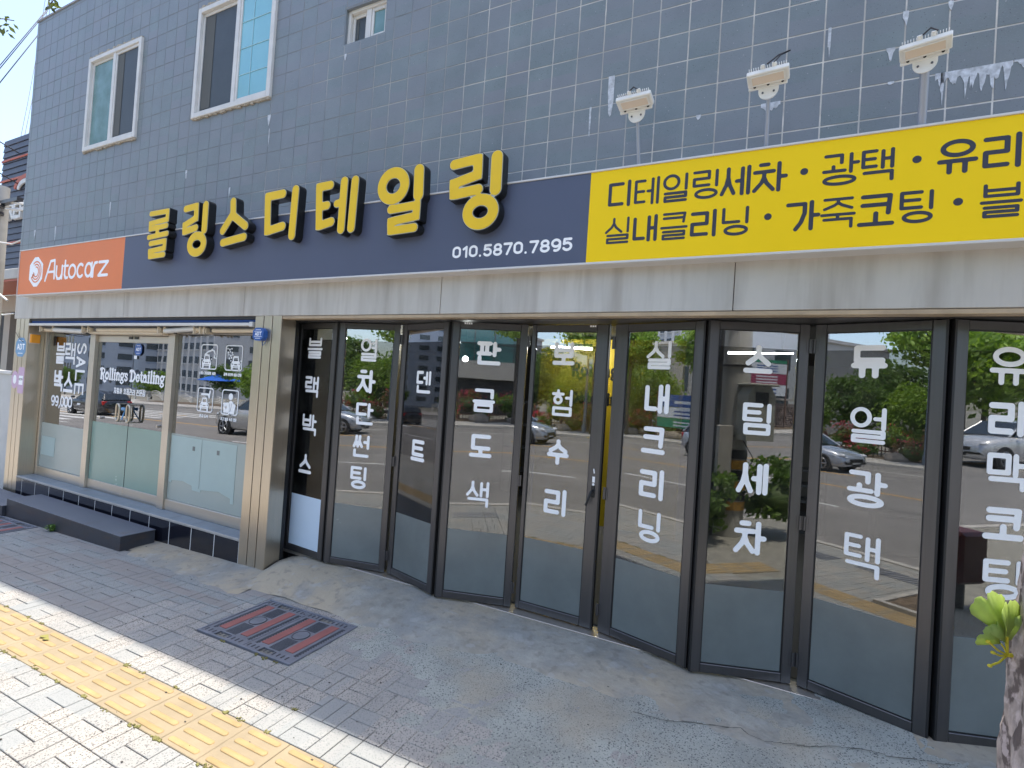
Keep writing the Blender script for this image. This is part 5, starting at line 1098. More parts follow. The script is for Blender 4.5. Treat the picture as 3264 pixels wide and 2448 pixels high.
# ------------------------------------------------------------ left edge: neighbour, wall, pole, wires, leaves
M['slat'] = mat('dark_cladding', (0.06, 0.068, 0.095), 0.5, var=0.15, scale=2)
M['redline'] = mat('red_line', (0.45, 0.10, 0.05), 0.5)
M['cream'] = mat('cream_render', (0.45, 0.41, 0.35), 0.8, var=0.08, scale=2)
M['whitewall'] = mat('painted_low_wall', (0.55, 0.54, 0.51), 0.8, var=0.08, scale=3)
M['polec'] = mat('pole_concrete', (0.42, 0.41, 0.38), 0.85, var=0.1, scale=6)
nb = empty('slat_clad_shop', (-19.2, 2.5, -.4), 'dark slat clad neighbouring shop with red stripes at the left edge', 'building')
b = MB(); b.box(0, .03, 4.31, 7.5, 6, 8.26); b.obj('upper_wall', M['dark'], nb)
for k in range(24):
    z0 = 4.32 + k * .165; b = MB(); b.add([(0, -.012, z0), (7.5, -.012, z0), (7.5, .029, z0), (0, .029, z0), (0, .008, z0 + .155), (7.5, .008, z0 + .155), (7.5, .029, z0 + .155), (0, .029, z0 + .155)], [(0,3,2,1),(4,5,6,7),(0,1,5,4),(1,2,6,5),(2,3,7,6),(3,0,4,7)]); b.obj('slat', M['slat'], nb)
for z_ in (7.66, 6.0 + .12, 7.12 - .02):
    if z_ != 6.12: b = MB(); b.box(0, -.03, z_, 7.5, -.013, z_ + .05); b.obj('red_stripe', M['redline'], nb)
b = MB(); b.box(0, -.03, 5.35, 7.5, -.013, 5.42); b.obj('red_stripe', M['redline'], nb)
for r_, z_ in ((.62, 0), (.42, 0)):
    link('logo_arc', outline_mesh('logo_arc', [(arc(1.3, 6.75, r_, r_ * .55, 20, 160, 16), .06, 0)], .03, M['redline'] if r_ > .5 else M['pvc']), nb, (.3, -.03, 0))
for g in roman('TIREP'.replace('I', '1'), .30, 6.02, .25, .36, .045, .35): link('sign_letter', outline_mesh('sign_letter', g, .08, M['pvc']), nb, (0, -.03, 0))
b = MB(); b.box(-.3, -1.1, 4.05, 7.5, 0, 4.27, .01); b.obj('canopy', M['whitewall'], nb); b = MB(); b.box(-.28, -1.08, 4.0, 7.5, 0, 4.045); b.obj('canopy_underside', M['redline'], nb)
b = MB(); b.box(0, -.02, 3.55, 7.5, .3, 3.99); b.box(.9, -.015, .0, 1.25, .3, 3.54); b.obj('ground_wall', M['cream'], nb)
b = MB(); b.box(-.5, .3, .0, 7.5, .35, 3.54); b.obj('dark_opening', M['dark'], nb)
lw = empty('low_wall', (-16.0, 0.05, -.4), 'low pale wall beside the left steel column', 'wall'); b = MB(); b.box(0, 0, 0, 5.48, .12, 2.08); b.obj('wall_body', M['whitewall'], lw); b = MB(); b.box(-.01, -.02, 2.081, 5.49, .14, 2.13, .004); b.obj('coping', M['pvc'], lw)
b = MB(); b.tube([(5.0, -.01, 3.0), (5.4, -.01, 3.02)], .01, 6); b.obj('rail_stub', M['pvc'], lw)
up = empty('utility_pole', (-14.45, 1.0, -.3), 'grey concrete utility pole carrying boxes at the far left edge', 'utility pole')
b = MB(); b.tube([(-.04, 0, 0), (-.04, 0, 5.75)], .18, 16, .15); b.obj('pole', M['polec'], up)
b = MB(); b.box(-.1, -.42, 4.15, .62, -.2, 4.78, .03); b.obj('terminal_box', M['beige'], up); b = MB(); b.box(-.09, -.424, 4.45, .61, -.4205, 4.49); b.obj('box_stripe', M['redline'], up)
b = MB(); b.box(.05, -.4, 3.25, .34, -.18, 3.95, .02); b.obj('meter_box', M['polec'], up)
b = MB(); [b.tube([(.2, 0, z_), (.2, -.2, z_)], .05, 6) for z_ in (5.3, 5.15, 3.1, 3.6)]; b.box(-.4, -.05, 5.35, .9, .05, 5.42); b.obj('cross_arm', M['alu'], up)
b = MB(); b.tube([(-.05, -.25, 5.5), (.1, -.3, 4.9), (.5, -.35, 4.5), (1.6, -.3, 4.35), (3.6, -.3, 4.6)], .015, 6); b.tube([(.3, -.3, 3.9), (.9, -.3, 3.55), (1.6, -.3, 3.3)], .018, 6); b.tube([(.3, 0, 5.4), (1.5, 0, 5.2), (3.9, -.2, 5.3)], .02, 6); b.tube([(.3, 0, 5.25), (1.5, 0, 5.1), (3.9, -.2, 5.15)], .02, 6); b.obj('service_cable', M['pvc'], up)
def wire(pts_, r, lab):
    b = MB(); b.tube([tuple(at(p[:2], p[2])) for p in pts_], r, 6); tag(b.obj('overhead_wire', M['cable'], None), lab, 'wire', 'overhead wires in the top left corner')
wire([(-200, 415, 11), (0, 208, 11.5), (150, 30, 13)], .010, 'upper of the two parallel overhead wires at the top left'); wire([(-200, 430, 11), (0, 218, 11.5), (152, 34, 13)], .010, 'lower of the two parallel overhead wires at the top left')
wire([(-200, 480, 11), (0, 263, 11.5), (145, 82, 13)], .012, 'overhead wire with a splice, below the parallel pair')
wire([(150, -40, 20), (118, 170, 19), (88, 330, 17), (35, 590, 15.5)], .009, 'thin wire dropping steeply to the pole, leftmost'); wire([(160, -40, 20), (125, 210, 19), (100, 330, 17), (45, 595, 15.5)], .009, 'thin wire dropping steeply to the pole, right of its neighbour'); wire([(170, -40, 20), (130, 215, 19), (108, 330, 17), (60, 620, 15.5)], .009, 'thin wire dropping steeply to the pole, nearest the tiled wall')
wire([(-100, 400, 12), (0, 452, 12), (80, 500, 14), (200, 600, 18)], .014, 'grey wire crossing in front of the dark slats, higher one'); wire([(-100, 500, 12), (0, 552, 12), (80, 600, 14), (200, 690, 18)], .014, 'grey wire crossing in front of the dark slats, lower one')
M['lfd'] = leafmat('overhanging_leaf', (0.03, 0.06, 0.02), (0.09, 0.10, 0.03))
for j, (cx, cy, n, lab, tw) in enumerate(((165, 15, 22, 'leafy twig hanging against the roof corner at the top', [(190, -60), (170, 0), (150, 28)]), (20, 80, 12, 'small leafy twig poking in from the left over the sky', [(-60, 60), (10, 60), (45, 66)]))):
    t = empty('leafy_twig', at((cx, cy), 3.2), lab, 'twig'); o_ = Vector(t.location); b = MB()
    for k in range(n):
        c = at((cx + random.gauss(0, 16), cy + random.gauss(0, 17)), 3.2 + random.uniform(-.05, .05)) - o_; d = Vector((random.gauss(0, 1), random.gauss(0, 1), random.gauss(-.8, .6))).normalized(); e = d.orthogonal().normalized(); s = random.uniform(.018, .03)
        b.add([c, c + d * s + e * s * .4, c + d * s * 2, c + d * s - e * s * .4], [(0, 1, 2, 3)])
    b.obj('leaves', M['lfd'], t); b = MB(); b.tube([tuple(at(p, 3.2) - o_) for p in tw], .003, 5); b.obj('stem', M['bark2'], t)
# ------------------------------------------------------------ the street on the camera's side (seen in the panes)
GR = lambda x, y: GZ(x, y) + ROADZ
def strip(name, x0, x1, y, w, m, dz=.005, kind='structure'):
    b = MB(); b.add([(x0, y - w/2, GR(x0, y) + dz), (x1, y - w/2, GR(x1, y) + dz), (x1, y + w/2, GR(x1, y) + dz), (x0, y + w/2, GR(x0, y) + dz)], [(0, 1, 2, 3)]); tag(b.obj(name, m, None), kind=kind)
strip('gutter_line', -80, 60, -4.06, .13, M['painty'])
for i in range(-14, 12): strip('lane_dash', i * 8 - 1.2, i * 8 + 3.2, -8.2, .14, M['paintw'])
strip('centre_line', -60, 80, -12.1, .14, M['painty'])
for i in range(-8, 10): strip('turn_dash', i * 6, i * 6 + 3.0, -16.1, .14, M['painty'])
strip('edge_line', -60, 80, -19.8, .14, M['paintw'])
for i in range(10): strip('crossing_bar', -45, -31, -8 - i * 1.1, .5, M['paintw'], .006)
for i in range(-90, 60):       # kerb on the far side
    b = MB(); x0 = i * 1.5; x1 = x0 + 1.49; z0, z1 = GZ(x0, FK), GZ(x1, FK); b.add([(x0, FK, z0 - .2), (x1, FK, z1 - .2), (x1, FK - .2, z1 - .2), (x0, FK - .2, z0 - .2), (x0, FK, z0 + .02), (x1, FK, z1 + .02), (x1, FK - .2, z1 + .02), (x0, FK - .2, z0 + .02)], [(0,3,2,1),(4,5,6,7),(0,1,5,4),(1,2,6,5),(2,3,7,6),(3,0,4,7)])
    if i == -90: kk = MB()
    kk.add(b.v, b.f)
tag(kk.obj('far_kerb', M['kerb'], None), kind='structure')
# drain grates
M['grate'] = M['iron']
for x_, y_, lab in ((-2.45, -3.25, 'iron drain grate in the pavement behind the camera, left one'), (-1.5, -3.35, 'iron drain grate in the pavement behind the camera, right one')):
    t = empty('drain_grate', (x_, y_, 0), lab, 'grate'); t.matrix_local = pmat(x_, y_, .004); b = MB(); b.box(0, 0, -.03, .7, .35, -.02); b.obj('shaft', M['dark'], t); b = MB(); [b.box(.02 + k * .045, .02, -.02, .04 + k * .045, .33, .004) for k in range(15)]; b.obj('bars', M['iron'], t)
# far planting: trees, shrubs, rocks, picket fence
trees = {}
def tree(kind, x, y, h, lab, name='street_tree', grp='trees across the road'):
    if kind not in trees:
        R_, zc, n, lf, mt, cl, tr_r = {'a': (2.0, 6.4, 5200, .14, 'lf1', 60, .17), 'b': (2.6, 4.3, 5200, .17, 'lf2', 60, .14), 'c': (3.2, 3.8, 5600, .20, 'lf1', 60, .18)}[kind]
        me, cen = crown_mesh('crown', R_, zc, n, lf, M[mt], cl, .85, ord(kind)); b = MB(); b.tube([(0, 0, -.3), (.05, 0, 1.5), (-.03, .05, zc - .6)], tr_r, 8, tr_r * .6)
        for c in cen[:12]: b.tube([(-.03, .05, zc - 1.6), tuple(c * .5 + Vector((0, 0, zc * .5 - .2))), tuple(c)], tr_r * .4, 5, .01)
        trees[kind] = (me, b.mesh('trunk', M['bark2']))
    t = empty(name, (x, y, GZ(x, y)), lab, 'tree', grp, random.uniform(0, 6)); s = h / 7.0; t.scale = (s, s, s)
    link('crown', trees[kind][0], t); link('trunk', trees[kind][1], t); return t
for x_, k_, h_, lab in ((1.28, 'a', 7.6, 'leafy street tree straight across the road'), (-10.6, 'a', 7.0, 'street tree beside the blue lamp post across the road'), (-25.6, 'a', 7.4, 'street tree at the banner across the road'), (-19.0, 'a', 6.6, 'street tree between the lamp post and the banner'), (-33, 'c', 7.0, 'wide street tree farthest left across the road'), (8.5, 'c', 7.0, 'broad street tree right of the straight ahead one'), (31, 'a', 7.2, 'street tree right of the rubble wall')):
    tree(k_, x_, -25.4 if k_ == 'a' else -27, h_, lab)
gard = []
for i, (x_, y_, k_, h_) in enumerate(((-13.8, -32, 'c', 5.2), (-18.5, -33, 'b', 5.6), (-9.0, -33, 'c', 5.6), (-23, -33, 'c', 4.4), (-30, -33, 'b', 5.0), (-40, -31, 'b', 5.2), (-50, -34, 'c', 5.0), (-62, -38, 'b', 5.0), (36, -33, 'b', 8), (40, -28, 'c', 10), (48, -32, 'b', 11), (56, -30, 'c', 11), (-36, -38, 'c', 8), (-74, -36, 'c', 4), (-92, -34, 'b', 4), (-11, -38, 'b', 7.5), (64, -40, 'b', 12), (-20, -40, 'b', 7.2))):
    gard.append((x_, y_, k_, h_))
for i, (x_, y_, k_, h_) in enumerate(sorted(gard)): tree(k_, x_, y_, h_, 'bushy garden tree behind the brown fence, %s from the left' % ['first', 'second', 'third', 'fourth', 'fifth', 'sixth', 'seventh', 'eighth', 'ninth', 'tenth', 'eleventh', 'twelfth', 'thirteenth', 'fourteenth', 'fifteenth', 'sixteenth', 'seventeenth', 'eighteenth', 'nineteenth', 'twentieth'][i], 'garden_tree')
ORD = ['first', 'second', 'third', 'fourth', 'fifth', 'sixth', 'seventh', 'eighth', 'ninth', 'tenth', 'eleventh', 'twelfth', 'thirteenth', 'fourteenth', 'fifteenth', 'sixteenth', 'seventeenth', 'eighteenth', 'nineteenth', 'twentieth', 'twenty-first', 'twenty-second', 'twenty-third', 'twenty-fourth']
def bush(x, y, s, m, lab, name='shrub', n=500, leaf=.05, flower=None, z0=0.0, grp=None, sq=.8):
    t = empty(name, (x, y, GZ(x, y) + z0), lab, 'shrub', grp); me, _ = crown_mesh('foliage', s, s * .75, n, leaf, M[m], 26, sq, int(abs(x * 31 + y)) + 1, -.8); link('foliage', me, t)
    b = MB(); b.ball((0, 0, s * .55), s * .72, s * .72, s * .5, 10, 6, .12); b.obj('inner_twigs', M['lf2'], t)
    if flower: me, _ = crown_mesh('blossom', s * 1.02, s * .85, int(n * flower), leaf * .8, M['azalea'], 30, sq, 5, -.3); link('blossom', me, t)
    return t
b0 = None
for i in range(24):
    x_ = -34 + i * 2.1; fl = (i % 3 == 0) * .9 + (i % 3 == 1) * .15
    bush(x_ + random.uniform(-.4, .4), -27.6 + random.uniform(-.4, .3), random.uniform(.5, .8), 'lf3' if i % 4 == 2 else 'lf2', 'low %sshrub in the planted bed, %s from its left end' % ('flowering ' if fl > .5 else '', ORD[i]), flower=fl, n=420, leaf=.07, grp='shrubs in the bed across the road')
for i in range(16):
    x_ = -30 + i * 2.6; bush(x_, -29.0, .95, 'lf3' if i % 2 else 'lf1', 'tall %s shrub growing over the picket fence, %s from the left' % ('reddish' if i % 2 else 'green', ORD[i]), 'tall_shrub', 600, .09, .22 if i % 2 else .1, .5, 'tall shrubs along the picket fence')
M['rock'] = mat('bed_rock', (0.24, 0.21, 0.18), 0.9, var=0.3, scale=2, bump=0.6, bscale=8)
for i in range(22):
    x_ = -32 + i * 2.1 + random.uniform(-.6, .6); s = random.uniform(.28, .5); b = MB(); b.ball((0, 0, 0), s * 1.4, s, s * .8, 9, 6, .22); tag(b.obj('rock', M['rock'], None, (x_, -26.7 + random.uniform(-.2, .2), GZ(x_, -26.7) + .1)), 'rough rock edging the planted bed, %s from its left end' % ORD[i], 'rock', 'rocks edging the bed across the road')
sheet('planting_bed', -60, -30.5, 40, -26.9, .03, M['soil'], 1, 1)
M['fence'] = mat('brown_picket', (0.15, 0.085, 0.06), 0.7, var=0.15, scale=3)
fn = empty('picket_fence', (-36, -28.5, 0), 'brown wooden picket fence behind the shrubs across the road', 'fence'); b = MB(); b.box(-.02, -.02, 0, .02, .02, 1.05); pk = b.mesh('picket', M['fence']); b = MB(); b.box(-.07, -.07, 0, .07, .07, 1.25, .01); po = b.mesh('fence_post', M['fence'])
for i in range(235): link('picket', pk, fn, (i * .2 + .1, 0, GZ(-36 + i * .2, -28.5) + .1))
for i in range(24): link('fence_post', po, fn, (i * 2.0, 0, GZ(-36 + i * 2, -28.5) + .05))
for z_ in (.35, 1.0): b = MB(); x0, x1 = -36, 11; b.add([(0, .025, GZ(x0, -28.5) + z_), (47, .025, GZ(x1, -28.5) + z_), (47, .06, GZ(x1, -28.5) + z_), (0, .06, GZ(x0, -28.5) + z_), (0, .025, GZ(x0, -28.5) + z_ + .08), (47, .025, GZ(x1, -28.5) + z_ + .08), (47, .06, GZ(x1, -28.5) + z_ + .08), (0, .06, GZ(x0, -28.5) + z_ + .08)], [(0,3,2,1),(4,5,6,7),(0,1,5,4),(1,2,6,5),(2,3,7,6),(3,0,4,7)]); b.obj('fence_rail', M['fence'], fn)
M['lamppost'] = mat('blue_grey_post', (0.16, 0.20, 0.25), 0.5)
for x_, y_, h_, lab in ((-11.2, -25.7, 9, 'blue grey street lamp post across the road, beside a street tree'), (-3.6, -25.7, 9, 'blue grey street lamp post across the road near the straight ahead tree'), (19, -25.7, 9, 'street lamp post by the stone wall across the road')):
    t = empty('street_lamp', (x_, y_, GZ(x_, y_)), lab, 'street lamp'); b = MB(); b.tube([(0, 0, 0), (0, 0, h_ - .5), (0, .4, h_), (0, 2, h_ + .2)], .09, 10, .05); b.obj('post', M['lamppost'], t); b = MB(); b.box(-.12, 1.9, h_ + .1, .12, 2.6, h_ + .22, .02); b.obj('lamp_head', M['pvc'], t); b = MB(); b.tube([(0, 0, 0), (0, 0, .5)], .13, 10); b.obj('base_sleeve', M['lamppost'], t)
# buildings across the road
def towers(name, x, y, w, d, h, nx_, floors, mw, rot, lab):
    t = empty(name, (x, y, -6), lab, 'building', None, rot); b = MB(); b.box(0, 0, 0, w, d, h); b.obj('wall', mw, t)
    b = MB(); b.box(w * .3, d * .3, h, w * .6, d * .7, h + 3); b.obj('roof_house', mw, t)
    b = MB(); fh = h / floors; bw = w / nx_; b2 = MB(); cnt = 0
    for f in range(floors):
        for i in range(nx_):
            u, z_ = i * bw + bw * .18, f * fh + fh * .3
            for fl in (MB(),) if cnt < 120 else (b,):
                fl.box(u, d + .02 - .0, z_, u + bw * .62, d + .06, z_ + fh * .48)
                if cnt < 120: fl.obj('window', M['wg'], t)
            cnt += 1
            b2.box(u - .15, d + .061, z_ - .25, u + bw * .62 + .15, d + .25, z_ - .05)
    if b.v: tag(b.obj('window', M['wg'], t), kind='stuff')
    tag(b2.obj('balcony_sill', mw, t), kind='stuff')
    b = MB(); [b.box(w + .02, d * .15 + k * d * .28, f * fh + fh * .3, w + .06, d * .15 + k * d * .28 + d * .15, f * fh + fh * .75) for f in range(floors) for k in range(3)]; tag(b.obj('side_window', M['wg'], t), kind='stuff')
    return t
M['wg'] = mat('dark_window', (0.05, 0.07, 0.09), 0.15, spec=0.8); M['towerw'] = mat('tower_white', (0.50, 0.52, 0.55), 0.8, var=0.05); M['towerb'] = mat('tower_blue_grey', (0.33, 0.39, 0.49), 0.8, var=0.05); M['teal'] = mat('teal_curtain_wall', (0.02, 0.11, 0.12), 0.12, spec=0.9); M['concw'] = mat('pale_concrete_panel', (0.42, 0.40, 0.37), 0.8, var=0.08)
towers('apartment_tower', -158, -76, 34, 18, 74, 11, 26, M['towerb'], .25, 'blue grey apartment tower, leftmost of the far towers'); towers('apartment_tower', -122, -80, 30, 16, 66, 10, 23, M['towerw'], .2, 'white apartment tower beside the blue grey one')
towers('apartment_tower', -90, -106, 30, 16, 66, 11, 24, M['towerw'], .3, 'white apartment tower behind the street trees'); towers('apartment_tower', -215, -42, 30, 20, 60, 7, 20, M['towerb'], .3, 'blue grey apartment tower farthest down the road'); towers('apartment_tower', 52, -128, 26, 16, 60, 7, 20, M['towerw'], -.2, 'white apartment tower up the road')
t = empty('glass_office', (-12.5, -60, -.5), 'teal glass office building with a pale concrete band', 'building'); b = MB(); b.box(4, 0, 5.3, 22, 14, 20); b.obj('curtain_wall', M['teal'], t); b = MB(); b.box(3.5, 14.01, 3.5, 22.5, 14.6, 5.29); b.obj('concrete_band', M['concw'], t); b = MB(); b.box(4, 1, 0, 22, 14, 3.49); b.obj('ground_floor', M['dark'], t)
for i in range(10): b = MB(); b.box(4 + i * 2, 14.01, 5.31, 4.08 + i * 2, 14.08, 20); b.obj('mullion', M['alu'], t)
for i in range(6): b = MB(); b.box(4, 14.085, 7 + i * 2.3, 22, 14.12, 7.1 + i * 2.3); b.obj('transom', M['alu'], t)
def block(x, y, w, d, h, m, lab, wins, rot=0):
    t = empty('low_building', (x, y, -.5), lab, 'building', None, rot); b = MB(); b.box(0, 0, 0, w, d, h); b.obj('wall', m, t)
    b = MB(); b.box(-.2, -.2, h, w + .2, d + .2, h + .35); b.obj('parapet', M['concw'], t)
    for u, z_, ww, hh in wins: b = MB(); b.box(u, d + .01, z_, u + ww, d + .06, z_ + hh); b.obj('window', M['wg'], t); 
    return t
block(22, -52, 22, 12, 12, M['towerw'], 'white building behind the banner wall', [(3 + i * 4.2, 2.5 + f * 3.8, 1.8, 2) for i in range(5) for f in range(2)])
block(-58, -62, 26, 12, 10, M['concw'], 'grey hall behind the street trees', [(2 + i * 3.2, 4, .8, 3) for i in range(7)]); block(-20, -52, 9, 8, 4.2, M['whitewall'], 'small pale house behind the garden trees', [(1 + i * 2.5, 1.5, 1, 1.2) for i in range(3)])
# rubble wall with banners (up the road on the right)
sw = empty('stone_wall', (13.5, -29.4, 0), 'rubble stone retaining wall across the road', 'wall'); M['rubble'] = mat('rubble_stone', (0.22, 0.17, 0.15), 0.9, var=0.35, scale=3, bump=0.5, bscale=9)
b = MB(); b.box(0, -.6, -.2, 16, -.02, 2.15); b.obj('wall_core', M['soil'], sw); rs_ = random.Random(4)
ids = 0; rest_ = MB()
for r_ in range(13):
    u = rs_.uniform(-.3, 0)
    while u < 16:
        w_ = rs_.uniform(.3, .75); zb = .05 + r_ * .16 + GZ(13.5, -29.4)
        bb_ = MB() if ids < 280 else rest_; bb_.box(max(u, 0), -.03, zb, min(u + w_ - .025, 16), rs_.uniform(.03, .12), zb + .135, .02)
        if ids < 280: bb_.obj('stone', M['rubble'], sw)
        u += w_; ids += 1
if rest_.v: tag(rest_.obj('stone', M['rubble'], sw), kind='stuff')
b = MB(); b.box(-.05, -.65, 2.62, 16.1, .15, 2.75); b.obj('coping', M['concw'], sw)
M['bannerw'] = mat('banner_white', (0.62, 0.65, 0.68), 0.6); M['bannerb'] = mat('banner_blue', (0.04, 0.10, 0.30), 0.6); M['bannerr'] = mat('banner_maroon', (0.28, 0.04, 0.09), 0.6); M['bannerg'] = mat('banner_green', (0.02, 0.22, 0.12), 0.6)
def banner(x, y, z, w, h, rows, lab, rot=0):
    t = empty('banner_frame', (x, y, z), lab, 'banner', None, rot); b = MB(); [b.box(u, -.04, -z * 0 - 2.0, u + .08, .04, h + .15) for u in (-.1, w + .02)]; b.obj('frame_post', M['fence'], t)
    for (z0, z1, m_, bars) in rows:
        b = MB(); b.box(0, .0, h * z0, w, .02, h * z1 - .04); b.obj('banner_sheet', m_, t)
        b = MB(); [b.box(w * .25, .0202, h * (z0 + (z1 - z0) * (k + .5) / (bars + 1)), w * .78, .022, h * (z0 + (z1 - z0) * (k + .5) / (bars + 1)) + h * (z1 - z0) / (bars + 1) * .45) for k in range(bars)]
        if b.v: b.obj('print_line', M['bannerb'] if m_ is M['bannerw'] else M['bannerw'], t)
    return t
banner(21.8, -28.9, 2.9, 3.4, 2.6, [(.92, 1.02, M['bannerg'], 0), (.62, .92, M['bannerw'], 3), (.30, .62, M['bannerr'], 3), (.0, .30, M['bannerw'], 2)], 'stacked event banners above the rubble stone wall')
banner(16.6, -28.9, 2.9, 3.0, 2.4, [(.62, .95, M['bannerw'], 2), (.30, .62, M['bannerr'], 2), (.0, .30, M['bannerw'], 2)], 'second stack of banners above the wall')
bn = banner(-22.6, -25.3, .2, 5.5, 2.3, [(.62, 1.0, M['bannerb'], 1), (.30, .62, M['bannerw'], 2), (0, .30, M['bannerg'], 2)], 'blue and white banner standing between the trees across the road')
# pole, cabinet and bushes at the kerb beside the camera
kp = empty('kerbside_pole', (1.98, -3.08, GZ(1.98, -3.08)), 'thick concrete pole with a grey cabinet among bushes at the kerb', 'utility pole')
b = MB(); b.tube([(0, 0, -.1), (0, 0, 8)], .21, 24, .18); b.obj('pole', M['polec'], kp)
M['cab'] = mat('cabinet_grey', (0.38, 0.38, 0.33), 0.55, var=0.08, scale=6)
b = MB(); b.prism([(-.09, 1.32), (.33, 1.32), (.33, 1.92), (.25, 2.05), (-.01, 2.05), (-.09, 1.92)], .19, .42, 'y'); b.obj('cabinet', M['cab'], kp); b = MB(); b.box(.02, .4205, 1.80, .22, .425, 1.97); b.obj('cabinet_window', M['dark'], kp); b = MB(); b.box(-.10, .19, 2.051, .34, .47, 2.08, .01); b.obj('cabinet_hood', M['cab'], kp)
b = MB(); b.box(-.36, .17, .55, -.15, .24, 1.5, .005); b.obj('side_panel', M['concw'], kp)
for k in range(6): b = MB(); b.tube([(0, 0, .35 + k * .14), (0, 0, .47 + k * .14)], .216, 24, cap=False); b.obj('warning_band', M['painty'] if k % 2 == 0 else M['cable'], kp)
for z_ in (1.35, 2.3, 2.9): b = MB(); b.tube([(0, 0, z_), (0, 0, z_ + .03)], .218, 24); b.obj('strap', M['alu'], kp)
b = MB(); b.tube([(-.02, .2, 1.4), (.12, .24, 1.15), (.2, .22, 1.05), (.1, .25, .95)], .006, 6); b.tube([(-.32, .1, .0), (-.30, .1, 3.5)], .035, 8); b.obj('cable_duct', M['cable'], kp)
for x_, y_, s_, lab in ((1.42, -2.84, .42, 'leafy kerbside bush left of the concrete pole'), (2.62, -2.86, .46, 'leafy kerbside bush right of the concrete pole'), (1.8, -3.5, .42, 'leafy kerbside bush behind the concrete pole')): bush(x_, y_, s_, 'lf4', lab, 'kerbside_bush', 1500, .045, None, .25, None, 1.0)
# red post box like bollard further along
rb = empty('red_box_post', (2.88, -1.35, GZ(2.88, -1.35)), 'dark red box on a short post past the right edge', 'post box'); M['darkred'] = mat('dark_red_paint', (0.10, 0.012, 0.012), 0.35)
b = MB(); b.tube([(0, 0, -.05), (0, 0, .25)], .05, 10); b.obj('post', M['alu'], rb); b = MB(); b.box(-.16, -.13, .25, .16, .13, .72, .03); b.obj('box', M['darkred'], rb); b = MB(); b.box(-.12, -.14, .55, .12, -.131, .58); b.obj('slot', M['dark'], rb)
# parasols and gate far left
M['parasol'] = mat('blue_parasol', (0.01, 0.12, 0.55), 0.7)
for x_, y_, lab in ((-62, -37, 'blue parasol far left across the road'), (-58, -38.5, 'second blue parasol beside the first')):
    t = empty('parasol', (x_, y_, GZ(x_, y_)), lab, 'parasol'); b = MB(); n = 8; b.add([(0, 0, 3.6)] + [(2.1 * math.cos(2*math.pi*k/n), 2.1 * math.sin(2*math.pi*k/n), 2.7) for k in range(n)] + [(0, 0, 3.55)] + [(2.1 * math.cos(2*math.pi*k/n), 2.1 * math.sin(2*math.pi*k/n), 2.65) for k in range(n)], [(0, 1 + k, 1 + (k + 1) % n) for k in range(n)] + [(9, 10 + (k + 1) % n, 10 + k) for k in range(n)]); b.obj('canopy', M['parasol'], t); b = MB(); b.tube([(0, 0, 0), (0, 0, 3.5)], .04, 8); b.obj('pole', M['pvc'], t)
fw = empty('white_park_fence', (-75, -33, GZ(-75, -33) - .2), 'white curved park railing far left across the road', 'fence'); b = MB(); [b.tube([(k * 3, 0, 0), (k * 3, 0, 1.3)], .12, 8) for k in range(12)]; [b.tube([(k * 3 + 3 * j / 8, 0, .4 + r_ * .18 + .5 * math.sin(math.pi * j / 8)) for j in range(9)], .04, 5) for k in range(11) for r_ in range(4)]; b.obj('railing', M['pvc'], fw)
